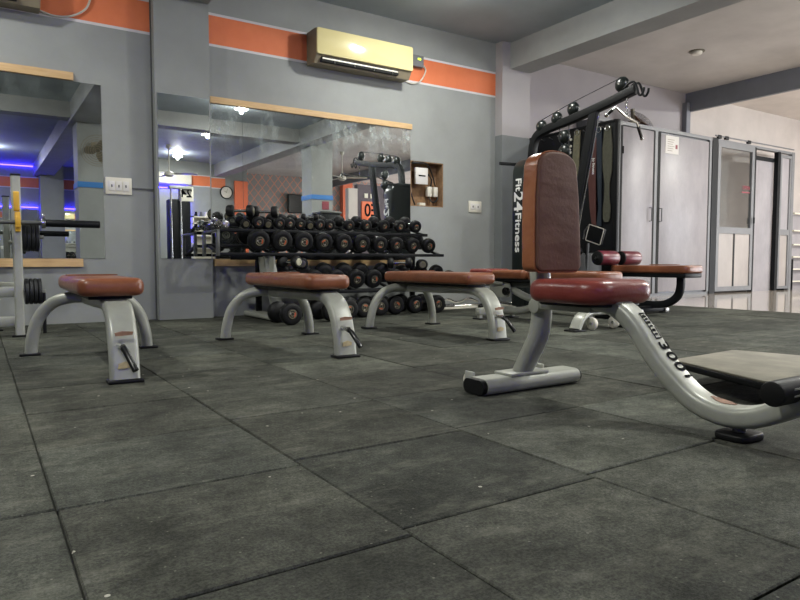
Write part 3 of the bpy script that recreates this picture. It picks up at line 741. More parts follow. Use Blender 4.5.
# lowest shelf
x3 = [2.248, 2.455, 2.671, 2.874, 3.054, 3.295, 3.524, 3.74, 3.94]
for k, x in enumerate(x3):
    rr = .086 if k < 6 else .078
    o = dup(protoR, (x, 5.27, .254+rr), 'round rubber dumbbell, %s on the lowest shelf' % ordn[k] if k < 8 else 'round rubber dumbbell, last at the right end of the lowest shelf', GR3, rr/.085); roll(o)
for (x, y, z, a, lb_) in ((2.27, 5.24, .50, 20, 'small black dumbbell piled on the left end of the lowest shelf row'), (2.42, 5.30, .485, -25, 'small black dumbbell leaning beside the pile on the lowest shelf row'), (3.42, 5.26, .49, 60, 'short dumbbell lying on the lowest shelf row, above the third bench'), (3.68, 5.26, .475, -30, 'short dumbbell with chrome handle lying at the right of the lowest shelf row')):
    o = dup(protoS, (x, y, z), lb_, GR3, .62); o.rotation_euler = (0, 0, math.radians(a))
x4 = [(2.08, 4.91), (2.50, 5.02), (2.71, 5.12), (2.92, 5.22), (3.15, 5.32), (3.35, 5.36), (3.59, 5.38), (3.80, 5.30)]
for k, (x, y) in enumerate(x4):
    o = dup(protoR, (x, y, .088), 'large round rubber dumbbell on the floor under the rack, %s' % ordn[k] if k < 7 else 'large round rubber dumbbell on the floor, last at the right end of the rack', GR4, .088/.085); roll(o, True)

for o in (protoR, protoS, protoC): lean(o)
# ------------------------------------------------------------------ chrome attachments on the floor by the wall
g = 'cable attachments on the floor'
def attach(pts, r, label, mat_='chrome', cat='cable attachment', name='cable_attachment', grips=()):
    P = crom(pts, 4); o = thing(name, label, cat, (pts[0][0], pts[0][1], 0), g)
    MB().tube(P, r, 10).build('bar', mat_, o)
    for a, b_ in grips: MB().cyl(a, b_, r*1.5, 12).build('grip', 'rubber_grip', o)
attach([(4.15, 5.62, .025), (4.5, 5.6, .025), (4.95, 5.58, .025)], .014, 'long straight chrome bar lying on the floor by the wall', grips=[((4.2, 5.62, .025), (4.35, 5.61, .025))])
attach([(4.2, 5.75, .05), (4.35, 5.73, .09), (4.5, 5.75, .05), (4.65, 5.73, .09), (4.8, 5.75, .05)], .014, 'wavy chrome curl bar lying against the wall base')
attach([(4.55, 5.42, .02), (4.8, 5.45, .06), (5.05, 5.40, .02)], .014, 'bent chrome pulldown bar on the floor near the third bench', grips=[((4.55, 5.42, .02), (4.66, 5.43, .04))])
attach([(4.0, 5.66, .09), (4.12, 5.62, .12), (4.24, 5.66, .09)], .016, 'short chrome row handle beside the last floor dumbbell')
attach([(5.0, 5.62, .02), (5.3, 5.5, .05), (5.5, 5.55, .03)], .013, 'chrome rope bar lying at the foot of the column')
slabthing('floor_tray', 'low white metal strip under the chrome bars along the wall', 'tray', 4.1, 5.1, 5.48, 5.78, .0, .012, 'white')

# ------------------------------------------------------------------ multi gym (axis along Y at X = 4.63)
t = thing('cable_gym', 'tall black cable machine with high boom, round pulleys and printed shroud, beside the column', 'cable machine', (4.63, 4.4, 0)); GX = 4.63
def arch(w, h, r):
    P = [(-w/2, 0), (w/2, 0)]
    for a in range(0, 91, 15): P.append((w/2-r+r*math.cos(math.radians(a)), h-r+r*math.sin(math.radians(a))))
    for a in range(90, 181, 15): P.append((-w/2+r+r*math.cos(math.radians(a)), h-r+r*math.sin(math.radians(a))))
    return P
sh = MB().slab(arch(.46, 1.44, .15), 0, .20, .045, lambda u, v, w: Vector((4.65+u, 4.60+w, .07+v))).build('weight_shroud', 'black_gloss', t)
for body_, sz_, z_, len_ in (('Fit', .11, 1.31, .12), ('24', .17, 1.18, .19), ('Fitness', .11, .98, .38)):
    q_ = text('shroud_print', body_, sz_, 'white_ink', sh, (4.4185, 4.69, z_), (0, 0, -1), (0, -1, 0), .0008)
    zz = [v.co.z for v in q_.data.vertices]; k_ = len_/(max(zz)-min(zz)); z0_ = max(zz)
    for v in q_.data.vertices: v.co.z = z0_+(v.co.z-z0_)*k_
boom = crom([(GX, 4.72, 1.35), (GX, 4.72, 1.55), (GX, 4.68, 1.70), (GX, 4.55, 1.765), (GX, 4.2, 1.81), (GX, 3.8, 1.875), (GX, 3.53, 1.93)], 7)
MB().sweep(boom, rrect(.075, .065, .01, 3), (1, 0, 0)).build('boom', 'black', t)
br = [(GX, 3.95, 1.84), (GX, 4.15, .93), (GX, 4.30, .1)]
MB().sweep(br, rrect(.09, .06, .01, 3), (1, 0, 0)).build('front_brace', 'black', t)
MB().tube([(GX+.005, 3.905, 1.84), (GX+.005, 4.095, .93), (GX+.005, 4.245, .1)], .006, 6).build('guide_rod', 'chrome', t)
MB().obox((GX, 3.7, .04), (GX, 4.85, .04), .08, .07, (0, 0, 1), .01).build('base_beam', 'black', t)
MB().obox((GX-.35, 4.7, .035), (GX+.35, 4.7, .035), .08, .06, (0, 0, 1), .01).build('base_crossbeam', 'black', t)
for (y, z, r) in ((4.60, 1.808, .062), (4.40, 1.848, .062), (4.20, 1.90, .064), (3.667, 2.00, .066), (4.305, 1.665, .064), (4.30, 1.53, .066)):
    u = MB(); u.lathe([(0, -.045), (r*.45, -.041), (r*.75, -.030), (r*.95, -.014), (r, 0), (r*.95, .014), (r*.75, .030), (r*.45, .041), (0, .045)], (GX, y, z), (1, 0, 0), 24); u = u.build('pulley', 'black_gloss', t)
    MB().cyl((GX-.048, y, z), (GX+.048, y, z), .008, 10).build('axle', 'zinc', u)
MB().tube([(GX, 3.67, 2.06), (GX, 4.22, 1.96), (GX, 4.6, 1.87)], .004, 6).build('cable', 'cable', t)
MB().tube([(GX, 4.37, 1.87), (GX, 4.36, 1.66)], .004, 6).build('cable', 'cable', t)
MB().tube([(GX, 4.25, 1.87), (GX, 4.25, 1.55)], .004, 6).build('cable', 'cable', t)
MB().obox((GX, 4.30, 1.36), (GX, 4.60, 1.40), .02, .04, (1, 0, 0), .004).build('pulley_arm', 'black', t)
MB().obox((GX, 4.30, 1.36), (GX, 4.305, 1.70), .02, .03, (1, 0, 0), .004).build('pulley_hanger', 'black', t)
hk = MB()
for dx in (-.03, .03): hk.tube(crom([(GX+dx, 3.62, 1.955), (GX+dx, 3.57, 1.985), (GX+dx, 3.52, 1.98), (GX+dx, 3.49, 1.92), (GX+dx, 3.475, 1.875), (GX+dx, 3.45, 1.865), (GX+dx, 3.43, 1.89), (GX+dx, 3.425, 1.92)], 5), .010, 10)
hk.build('bar_hook', 'black', t)
ch = MB()
for k in range(7):
    z = 1.915-k*.028; ch.torus((GX, 3.615, z), (1, 0, 0) if k % 2 else (0, 1, 0), .012, .003, seg=10)
ch.build('chain', 'chrome', t)
tb = thing('lat_bar', 'bent chrome pulldown bar hanging by a chain from the machine boom', 'pulldown bar', (GX, 3.6, 1.72))
bar = [(4.36, 3.60, 1.70), (4.385, 3.53, 1.755), (4.60, 3.60, 1.72), (4.88, 3.70, 1.72), (5.10, 3.81, 1.62)]
MB().tube(bar, .010, 10).build('bar', 'chrome', tb)
MB().tube([(4.63, 3.612, 1.715), (4.63, 3.615, 1.745)], .008, 8).build('eyelet', 'chrome', tb)
MB().cyl(bar[0], [bar[0][i]*.35+bar[1][i]*.65 for i in range(3)], .015, 12).build('grip', 'rubber_grip', tb)
MB().cyl([bar[4][i]*.3+bar[3][i]*.7 for i in range(3)], [bar[4][i]*.9+bar[3][i]*.1 for i in range(3)], .015, 12).build('grip', 'rubber_grip', tb)
MB().ball(bar[0], .020, (1, 1, 1), 12).build('bar_end', 'chrome', tb)
MB().ball(bar[4], .018, (1, 1, 1), 12).build('bar_end', 'chrome', tb)
tag(MB().cyl((4.32, 5.0, 1.53), (4.72, 4.9, 1.53), .016, 10).build('pull_up_grip', 'black', loc=(4.5, 4.95, 1.53)), 'x', 'x') if False else None
MB().obox((4.33, 4.86, 1.465), (4.70, 4.80, 1.465), .02, .03, (0, 0, 1), .004).build('side_arm', 'black', t)

# ------------------------------------------------------------------ black belt board
t = thing('belt_board', 'tall black board standing out from the wall, hung with training belts', 'board', (5.85, 5.3, 0))
MB().box(5.85, 5.87, 4.69, 6.28, .02, 2.03, .002).build('panel', 'black', t)
MB().box(5.835, 5.875, 4.66, 4.70, 0, 2.04, .003).build('end_post', 'black', t)
MB().box(5.84, 5.88, 4.7, 6.28, 2.02, 2.045, .003).build('top_rail', 'black', t)
for k in range(9): MB().cyl((5.85, 4.85+k*.13, 1.97), (5.80, 4.85+k*.13, 1.985), .006, 8).build('peg', 'zinc', t)
def belt(pts, mat_, label, y, w=None):
    """hanging strap; pts = (z, centre y, width)"""
    t_ = thing('training_belt', label, 'training belt', (5.82, y, pts[0][0]), 'belts on the black board')
    o = [(c+w_/2, z) for z, c, w_ in pts]+[(c-w_/2, z) for z, c, w_ in reversed(pts)]
    MB().prism(o, lambda u, v, q: Vector((q, u, v)), 5.822, 5.834).build('strap', mat_, t_)
    b_ = MB(); b_.torus((5.818, pts[0][1], pts[0][0]-.02), (1, 0, 0), .03, .006, seg=14); b_.build('buckle', 'chrome', t_)
    return t_
belt([(2.0, 5.22, .09), (1.4, 5.25, .10), (.9, 5.29, .09)], 'tan_belt', 'khaki belt hanging left of the machine brace on the black board', 5.22)
bb = belt([(1.88, 4.99, .10), (1.5, 4.99, .13), (1.1, 4.96, .12), (.86, 4.95, .05)], 'rust_belt', 'rust brown belt with pale lettering hanging on the black board', 4.99)
text('belt_print', 'Jo fitness', .05, 'white_ink', bb, (5.8205, 4.975, 1.66), (0, 0, -1), (0, -1, 0), .0006)
belt([(1.98, 4.905, .07), (1.4, 4.9, .08), (.9, 4.89, .07)], 'navy', 'dark navy belt hanging between the rust and olive belts', 4.9)
belt([(1.98, 4.79, .08), (1.75, 4.79, .13), (1.5, 4.785, .12), (1.36, 4.785, .065), (1.2, 4.785, .07), (1.1, 4.785, .10), (.98, 4.785, .09), (.94, 4.785, .05)], 'olive', 'olive belt with a narrow waist hanging at the end of the black board', 4.79)
belt([(1.98, 5.42, .08), (1.5, 5.42, .10), (1.0, 5.42, .08)], 'navy', 'dark belt hanging nearest the wall on the black board', 5.42)
# loose discs on the board seen as pale dots
for k in range(4):
    o = MB().cyl((5.849, 5.33, 1.92-k*.075), (5.838, 5.33, 1.92-k*.075), .014, 10).build('board_hook', 'white', t)

# ------------------------------------------------------------------ sit-up bench (E) with maroon rollers, X = 5.5
t = thing('roller_bench', 'brown topped black bench with two maroon foam rollers, beside the belt board', 'bench', (5.45, 3.9, 0)); EX = 5.50
pd = MB(); pad(pd, EX-.15, EX+.15, 3.50, 4.36, .395, .468, .06, .02); pd.build('seat_pad', 'brown', t)
MB().box(EX-.06, EX-.0, 3.66, 3.95, .473, .48, .003).build('pad_patch', 'brown', t)
MB().box(EX-.13, EX+.13, 3.52, 4.38, .355, .402, .01).build('pad_frame', 'black', t)
MB().sweep(crom([(EX, 3.65, .37), (EX, 3.65, .27), (EX, 3.68, .18), (EX, 3.77, .115), (EX, 3.90, .09), (EX, 4.3, .085), (EX, 4.7, .085)], 7), rrect(.07, .055, .015, 3), (1, 0, 0)).build('curved_leg', 'black', t)
MB().box(EX-.2, EX+.2, 3.93, 3.99, .015, .075, .008).build('base_crossbar', 'black', t)
for x in (EX-.2, EX+.2): MB().box(x-.03, x+.03, 3.92, 4.0, 0, .05, .006).build('foot', 'zinc', t)
MB().box(EX-.2, EX+.2, 4.6, 4.66, .0, .075, .008).build('base_crossbar', 'black', t)
MB().obox((EX, 4.43, .1), (EX, 4.43, .56), .05, .05, (1, 0, 0), .008).build('roller_post', 'black', t)
MB().cyl((EX-.33, 4.37, .54), (EX+.33, 4.37, .54), .014, 12).build('roller_axle', 'chrome', t)
for x0, x1 in ((EX-.30, EX-.04), (EX+.05, EX+.31)):
    r_ = MB().cyl((x0, 4.37, .54), (x1, 4.37, .54), .073, 28, .012).build('foam_roller', 'maroon', t)
    MB().cyl((x0-.012, 4.37, .54), (x0+.004, 4.37, .54), .070, 24, .004).build('roller_cap', 'rubber', r_)
# black abdominal trainer behind
t = thing('folded_trainer', 'small black trainer with tilted white-edged pad in front of the belt board', 'exercise machine', (5.35, 4.85, 0))
def tf(u, v, w):
    a = math.radians(-17); return Vector((5.42+w, 4.60-(u*math.cos(a)-v*math.sin(a)), .785+(u*math.sin(a)+v*math.cos(a))))
MB().slab(rrect(.20, .17, .012, 3), 0, .04, .01, tf).build('tilted_pad', 'black', t)
e = [tf(u, v, -.002) for u, v in rrect(.20, .17, .012, 3)]
MB().tube(e+[e[0]], .005, 6, up=(1, 0, 0)).build('pad_edge', 'white', t)
MB().tube([tf(-.10, .085, 0), tf(-.16, .0, .02), tf(-.16, -.09, .03)], .007, 8).build('side_strut', 'zinc', t)
MB().obox((5.45, 4.76, .0), (5.45, 4.74, .70), .06, .05, (1, 0, 0), .01).build('post', 'black', t)
MB().box(5.2, 5.7, 4.72, 5.0, .05, .60, .03).build('housing', 'black', t)
MB().box(5.22, 5.68, 4.74, 4.98, 0, .05, .01).build('plinth', 'rubber', t)
for (y, z) in ((4.95, .63), (4.72, .61)): MB().torus((5.30, y, z), (1, 0, 0), .05, .012, seg=18).build('hand_wheel', 'rubber_grip', t)

# ------------------------------------------------------------------ adjustable bench D, X = 3.9
t = thing('adjustable_bench', 'silver adjustable bench with red and brown pads behind the foreground bench', 'bench', (3.9, 3.8, 0)); DX = 3.88
p = MB(); pad(p, DX-.14, DX+.14, 3.12, 3.88, .352, .43, .05, .024); p.build('backrest_pad', 'brown', t)
p = MB(); pad(p, DX-.13, DX+.13, 3.90, 4.33, .358, .432, .05, .024); p.build('rear_pad', 'brown', t)
p = MB(); pad(p, DX-.14, DX+.14, 4.34, 4.62, .355, .440, .05, .024); p.build('seat_pad', 'red', t)
MB().box(DX-.1, DX+.1, 3.2, 4.58, .335, .356, .006).build('pad_frame', 'black', t)
MB().obox((DX, 3.3, .31), (DX, 4.5, .31), .05, .05, (0, 0, 1), .01).build('spine', 'silver_dark', t)
k_ = MB().slab(rrect(.26, .13, .03, 3), -.008, .008, .003, lambda u, v, w: Vector((DX-.05+w, 4.28+u, .26+v))).build('hinge_plate', 'silver', t)
MB().cyl((DX-.06, 4.17, .25), (DX-.10, 4.17, .25), .034, 18, .006).build('knob', 'rubber_grip', k_)
MB().cyl((DX-.06, 4.22, .32), (DX-.10, 4.36, .325), .018, 12, .004).build('pivot', 'silver', t)
MB().tube(crom([(DX, 4.20, .27), (DX, 3.98, .20), (DX, 3.85, .20)], 6), .03, 14).build('strut', 'silver', t)
MB().tube(crom([(DX, 3.72, .22), (DX, 3.85, .15), (DX, 4.05, .09), (DX, 4.25, .075), (DX, 4.38, .075)], 7), .032, 14).build('curved_tube', 'silver', t)
MB().tube([(DX, 3.9, .12), (DX, 3.3, .10)], .03, 14).build('lower_tube', 'silver', t)
MB().box(DX-.24, DX+.2, 4.33, 4.39, .04, .10, .012).build('rear_crossbar', 'silver', t)
for x in (DX-.21, DX+.17): MB().box(x-.018, x+.018, 4.34, 4.38, 0, .09, .008).build('rear_leg', 'silver', t); MB().box(x-.04, x+.04, 4.31, 4.41, 0, .012, .003).build('rear_foot', 'rubber', t)
# front arch foot
for sx in (-1, 1):
    m = MB(); m.sweep(crom([(DX, 3.27, .125), (DX+sx*.12, 3.25, .125), (DX+sx*.22, 3.23, .09), (DX+sx*.28, 3.22, .012)], 6), rrect(.09, .04, .015, 3), (0, 1, 0) if False else (0, 0, 1)); m.build('arch_leg', 'silver', t)
    MB().box(DX+sx*.28-.06, DX+sx*.28+.06, 3.17, 3.27, 0, .014, .004).build('arch_foot', 'rubber', t)
    w = MB().cyl((DX+sx*.12-.015, 3.20, .05), (DX+sx*.12+.015, 3.20, .05), .045, 20, .006).build('transport_wheel', 'white', t)
    MB().cyl((DX+sx*.12-.019, 3.20, .05), (DX+sx*.12+.019, 3.20, .05), .012, 10).build('wheel_bolt', 'chrome', w)
    MB().obox((DX+sx*.12+.024, 3.25, .12), (DX+sx*.12+.024, 3.2, .04), .006, .05, (1, 0, 0)).build('wheel_bracket', 'silver', t)

# ------------------------------------------------------------------ cabinets and changing-room front (face Y = 5.95)
FY = 5.95
def frame(mb, x0, x1, z0, z1, y0, y1, w): mb.box(x0, x0+w, y0, y1, z0, z1).box(x1-w, x1, y0, y1, z0, z1).box(x0+w, x1-w, y0, y1, z1-w, z1).box(x0+w, x1-w, y0, y1, z0, z0+w)
t = thing('cabinet', 'tall pale two-door cabinet beside the belt board, with white notice', 'cabinet', (8.5, 6.1, 0))
MB().box(7.0, 9.68, FY+.02, 6.29, .035, 2.43, .0).build('body', 'alu_dark', t, smooth=False)
MB().box(7.0, 9.68, FY+.0, 6.28, 0, .034).build('plinth', 'alu', t, smooth=False)
m = MB(); m.box(7.0, 9.68, FY-.012, FY+.03, 2.39, 2.44).box(7.42, 7.53, FY-.01, FY+.02, .036, 2.39).box(8.25, 8.34, FY-.01, FY+.02, .036, 2.39).box(9.60, 9.68, FY-.01, FY+.02, .036, 2.39); m.build('face_frame', 'alu', t, smooth=False)
for a_, c_ in ((8.222, 8.256), (8.325, 8.385), (7.500, 7.538), (9.59, 9.615)): MB().box(a_, c_, FY-.014, FY, .04, 2.38).build('door_gap', 'void', t, smooth=False)
d = MB().box(7.54, 8.225, FY-.012, FY+.018, .06, 2.375, .003).build('door', 'door', t)
MB().box(7.0, 7.41, FY-.008, FY+.018, .06, 2.375, .003).build('side_door', 'door', t)
def handle(x, z0, z1, par):
    MB().tube([(x, FY-.012, z0), (x, FY-.05, z0), (x, FY-.05, z1), (x, FY-.012, z1)], .008, 8).build('handle', 'alu_dark', par)
handle(8.16, 1.09, 1.28, d)
d = MB().box(8.385, 9.59, FY-.012, FY+.018, .06, 2.36, .003).build('door', 'door', t)
handle(8.29+.10, 1.09, 1.28, d)
for z in (.3, 2.0): MB().cyl((7.545, FY-.016, z), (7.545, FY-.016, z+.10), .01, 8).build('hinge', 'ink', t)
n_ = tag(MB().box(8.49, 8.81, FY-.0155, FY-.013, 2.09, 2.35).build('paper_notice', 'paper', loc=(8.65, FY-.014, 2.09), smooth=False), 'white paper notice taped to the top of the pale cabinet door', 'notice')
b = MB()
for k in range(6): b.box(8.54, 8.66+.02*(k % 3), FY-.0168, FY-.0155, 2.13+k*.032, 2.138+k*.032)
b.build('printed_lines', 'cream_side', n_)
MB().box(8.73, 8.78, FY-.0168, FY-.0155, 2.17, 2.23).build('red_mark', 'red_ink', n_)
# partition with glass door
struct('wall_partition_post', MB().box(9.685, 9.83, FY-.02, FY+.08, 0, 2.44), 'black')
struct('trim_3', MB().box(9.68, 12.2, FY-.015, FY+.06, 2.39, 2.43), 'alu')
t = MB(); frame(t, 9.84, 10.90, .03, 2.39, FY-.02, FY+.03, .075); t.box(9.915, 10.825, FY-.02, FY+.03, .96, 1.06)
dr = t.build('door_1', 'alu', smooth=False); dr['kind'] = 'structure'
MB().box(9.915, 10.825, FY, FY+.008, 1.06, 2.315).build('door_glass', 'glass', dr, smooth=False)
for x0, x1 in ((9.915, 10.345), (10.385, 10.825)): MB().box(x0, x1, FY-.005, FY+.012, .105, .96).build('door_panel', 'door_wood', dr, smooth=False)
MB().box(10.345, 10.385, FY-.012, FY+.02, .105, .96).build('center_strip', 'black', dr, smooth=False)
MB().cyl((10.87, FY-.05, 1.14), (10.87, FY-.05, 1.24), .014, 10).build('door_handle', 'black', dr)
text('door_print', 'OPEN', .085, 'red_ink', dr, (10.58, FY-.002, 1.72), (1, 0, 0), (0, 0, 1), .0008)
MB().box(10.56, 10.80, FY-.004, FY-.001, 1.635, 1.655).build('door_print_line', 'red_ink', dr)
struct('door_2', MB().box(10.905, 10.945, FY-.02, FY+.05, 0, 2.40).box(11.64, 11.72, FY-.02, FY+.05, 0, 2.40), 'black')
struct('wall_lobby', MB().box(10.95, 11.64, FY+.06, FY+.09, 0, 2.22), 'door')
struct('trim_lobby_rail', MB().box(10.95, 11.64, FY+.05, FY+.10, 2.22, 2.29), 'black')
t = MB(); frame(t, 11.73, 12.10, .03, 2.36, FY-.02, FY+.03, .05); t.box(11.78, 12.05, FY-.02, FY+.03, .97, 1.07)
dr = t.build('door_3', 'alu', smooth=False); dr['kind'] = 'structure'
MB().box(11.78, 12.05, FY, FY+.01, .08, .97).build('door_panel', 'door_wood', dr, smooth=False)
MB().box(11.78, 12.05, FY, FY+.01, 1.07, 2.31).build('door_panel', 'door', dr, smooth=False)
struct('trim_4', MB().box(12.11, 12.2, FY-.02, FY+.05, 0, 2.43), 'alu')
t = thing('curtain_track', 'thin metal rail on top of the glass door front', 'rail', (11, FY, 2.44))
MB().cyl((9.75, FY-.02, 2.475), (12.15, FY-.02, 2.475), .012, 8).build('rail', 'alu', t)
for x in (9.8, 10.0, 10.65): MB().box(x, x+.09, FY-.04, FY, 2.435, 2.49, .006).build('bracket', 'black', t)
t = thing('shelf_unit', 'pale slatted shelf unit by the right edge, beyond the doors', 'shelf', (12.9, 6.05, 0))
m = MB(); m.box(12.28, 13.6, 6.0, 6.28, 0.0, 1.35); m.build('back', 'door', t, smooth=False)
for z in (.14, .36, .58, .80, 1.05, 1.36): MB().box(12.26, 13.6, 5.93, 6.0, z, z+.022).build('shelf', 'white', t, smooth=False)
MB().box(12.24, 12.27, 5.93, 6.28, 0, .55).build('end_panel', 'black', t, smooth=False)
# fan lying on the cabinet
t = thing('table_fan', 'small dusty fan lying on top of the pale cabinet', 'fan', (8.05, 6.15, 2.44))
MB().lathe([(0, 0), (.10, 0), (.11, .02), (.09, .04), (.04, .05), (.035, .09), (0, .09)], (7.95, 6.13, 2.43), (0, 0, 1), 20).build('base', 'cream_dark', t)
q = MB()
for k in range(1, 6): q.torus((8.14, 6.12, 2.56), (.5, -.3, .85), .04*k, .004, seg=24)
for k in range(10):
    a = PI*k/10; qq = Vector((.5, -.3, .85)).to_track_quat('Z', 'Y'); v_ = qq @ Vector((math.cos(a)*.2, math.sin(a)*.2, 0)); q.tube([Vector((8.14, 6.12, 2.56))-v_, Vector((8.14, 6.12, 2.56))+v_], .003, 5)
q.build('grille', 'zinc', t)
bl = MB()
for k in range(3):
    a = 2*PI*k/3; qq = Vector((.5, -.3, .85)).to_track_quat('Z', 'Y')
    bl.slab(rrect(.15, .10, .045, 5), -.005, .005, .002, lambda u, v, w: Vector((8.14, 6.12, 2.54))+qq @ (Matrix.Rotation(a, 3, 'Z') @ Vector((u+.09, v, w-.02))))
bl.build('blade', 'rust', t)
MB().obox((8.02, 6.13, 2.50), (7.98, 6.13, 2.70), .05, .05, (1, 0, 0), .012).build('motor', 'cream_dark', t)
MB().cyl((7.95, 6.13, 2.50), (8.12, 6.125, 2.54), .02, 10).build('neck', 'cream_dark', t)

# ------------------------------------------------------------------ ceiling things
t = thing('ceiling_disc', 'small round pale ceiling fitting on the right bay ceiling', 'ceiling fitting', (7.75, 5.0, CZR))
MB().lathe([(0, 0), (.055, 0), (.065, -.01), (.065, -.03), (.05, -.045), (0, -.048)], (7.72, 4.98, CZR), (0, 0, 1), 24).build('cover', 'lens', t)
MB().lathe([(0, 0), (.095, 0), (.095, -.008), (0, -.008)], (7.72, 4.98, CZR-.0), (0, 0, 1), 24).build('rose', 'cream_dark', t)
LAMPS = []
def lamp(x, y, z, w, label, color=(1, .995, .93), bulb=.35):
    t = thing('ceiling_light', label, 'ceiling light', (x, y, z), 'round ceiling lights')
    MB().lathe([(0, 0), (.105, 0), (.11, -.012), (.09, -.02), (.085, -.018)], (x, y, z), (0, 0, 1), 28).build('rim', 'white', t)
    MB().lathe([(.085, -.016), (.08, -.04), (.05, -.065), (0, -.075)], (x, y, z), (0, 0, 1), 28).build('diffuser', 'lamp', t)
    l = bpy.data.lights.new('ceiling light', 'AREA'); l.shape = 'DISK'; l.size = .2; l.energy = w*(1-bulb); l.color = color
    o = bpy.data.objects.new('light', l); C.objects.link(o); o.location = (x, y, z-.09)
    l = bpy.data.lights.new('ceiling bulb', 'POINT'); l.shadow_soft_size = .03; l.energy = w*bulb; l.color = color
    o = bpy.data.objects.new('bulb', l); C.objects.link(o); o.location = (x, y, z-.13)
lamp(3.7, 4.55, CZ, 38, 'round ceiling light in front of the wide mirror, out of the frame above')
lamp(-.75, 4.5, CZ, 38, 'round ceiling light near the left mirror, out of the frame above')
lamp(3.67, 1.46, CZ, 48, 'round ceiling light seen in the mirror just under its top batten')
lamp(3.84, -1.15, CZ, 38, 'round ceiling light seen at the right edge of the pier mirror')
lamp(4.02, -4.1, CZ, 38, 'round ceiling light seen in the pier mirror, furthest back')
lamp(-.8, 1.4, CZ, 48, 'round ceiling light over the left of the hall, behind the camera')
lamp(7.6, 1.6, CZR, 100, 'round ceiling light over the right bay, out of the frame', bulb=.5)
lamp(11.5, 3.0, CZR, 190, 'round ceiling light over the polished floor, out of the frame', bulb=.5)
lamp(.3, -5.2, CZ, 45, 'added unseen ceiling light that brightens the rear left part of the hall', (.86, .86, 1), .4)  # added lamp, lifts the rear left hall reflected in the left mirror

# ------------------------------------------------------------------ things seen only in the mirrors
def led(p0, p1, label, horizontal=True):
    o = MB().obox(p0, p1, .02, .02, (0, 0, 1) if horizontal else (0, 1, 0)).build('led_strip', 'led_blue', loc=p0); tag(o, label, 'led strip')
led((-4, -7.88, 3.0), (1.4, -7.88, 3.0), 'blue led strip in the ceiling corner of the rear wall, seen in the left mirror')
led((-4, -7.86, 1.93), (1.42, -7.86, 1.93), 'blue led strip above the rear mirrors, seen in the left mirror')
led((2.02, -7.86, 1.93), (3.2, -7.86, 1.93), 'short blue led strip right of the rear pier, seen in the left mirror')
led((3.6, -5.27, 2.35), (4.5, -5.27, 2.35), 'blue led strip under the white unit on the rear wall')
led((4.55, -5.27, 1.0), (4.55, -5.27, 2.2), 'upright blue led strip beside the rear shelves', False)
led((5.47, .225, .8), (5.47, .225, 1.2), 'upright blue led strip on the middle pillar', False)
for k, (a, c) in enumerate(((-4, -1.5), (-1.45, 1.4), (2.02, 3.25))):
    slabthing('rear_mirror', ['rear wall mirror at the far left end', 'rear wall mirror left of the rear pier', 'rear wall mirror right of the rear pier'][k], 'mirror', a, c, -7.9, -7.885, .5, 1.88, 'mirror')
slabthing('rear_cabinet', 'long white unit mounted high on the rear wall', 'wall unit', 3.75, 4.62, -5.3, -5.12, 2.44, 2.72, 'white', .02)
t = thing('shelf_rack', 'white shelf rack against the rear wall, seen in the pier mirror', 'shelf', (4.95, -5.1, 0))
for z in (.1, .55, .85, 1.15, 1.45, 1.62): MB().box(4.58, 5.35, -5.28, -4.95, z, z+.03).build('shelf', 'white', t, smooth=False)
for x in (4.58, 5.32): MB().box(x, x+.03, -5.28, -4.95, 0, 1.65).build('side', 'white', t, smooth=False)
MB().box(4.6, 5.33, -5.29, -5.27, .1, 1.65).build('back', 'white', t, smooth=False)
for k in range(5): tag(MB().lathe([(0, 0), (.04, 0), (.045, .02), (.03, .09), (.035, .12), (0, .12)], (4.7+k*.13, -5.1, 1.65), (0, 0, 1), 12).build('jar', ['black', 'silver_dark', 'white', 'black', 'rubber'][k], loc=(4.7+k*.13, -5.1, 1.65)), ['small black jar at the left of the rear shelf top', 'grey jar second on the rear shelf top', 'white jar in the middle of the rear shelf top', 'black jar fourth on the rear shelf top', 'dark jar at the right of the rear shelf top'][k], 'jar', 'jars on the rear shelf')
# cable tower "24"
t = thing('pulley_tower', 'tall dark pulley tower with round top sign, seen in the pier mirror', 'exercise machine', (3.55, -2.2, 0))
MB().box(3.32, 3.74, -2.35, -2.05, 0, 1.78, .02).build('weight_housing', 'black', t)
MB().cyl((3.33, -1.98, 0), (3.33, -1.98, 2.0), .02, 10).build('chrome_rail', 'chrome', t)
MB().cyl((3.52, -1.98, 0), (3.52, -1.98, 2.0), .02, 10).build('chrome_rail', 'chrome', t)
s_ = MB().box(3.50, 3.80, -2.10, -2.04, 1.74, 2.05, .01).build('sign', 'white', t)
text('sign_print', '24', .24, 'ink', s_, (3.65, -2.035, 1.90), (-1, 0, 0), (0, 0, 1), .001, 'CENTER')
MB().box(3.3, 3.76, -2.1, -1.95, 1.98, 2.04, .01).build('top_beam', 'silver', t)
# clock
t = thing('wall_clock', 'round dark rimmed wall clock on the grey rear wall', 'clock', (5.63, -5.3, 2.36))
cxx = 5.62
MB().lathe([(0, 0), (.17, 0), (.17, .04), (.15, .045), (.145, .03), (0, .03)], (cxx, -5.3, 2.34), (0, 1, 0), 32).build('case', 'black', t)
MB().cyl((cxx, -5.272, 2.34), (cxx, -5.268, 2.34), .145, 32).build('face', 'clock_face', t)
h_ = MB(); h_.obox((cxx, -5.266, 2.34), (cxx-.06, -5.266, 2.37), .008, .012, (0, 1, 0)).obox((cxx, -5.266, 2.34), (cxx+.03, -5.266, 2.44), .006, .01, (0, 1, 0)); h_.build('hands', 'ink', t)
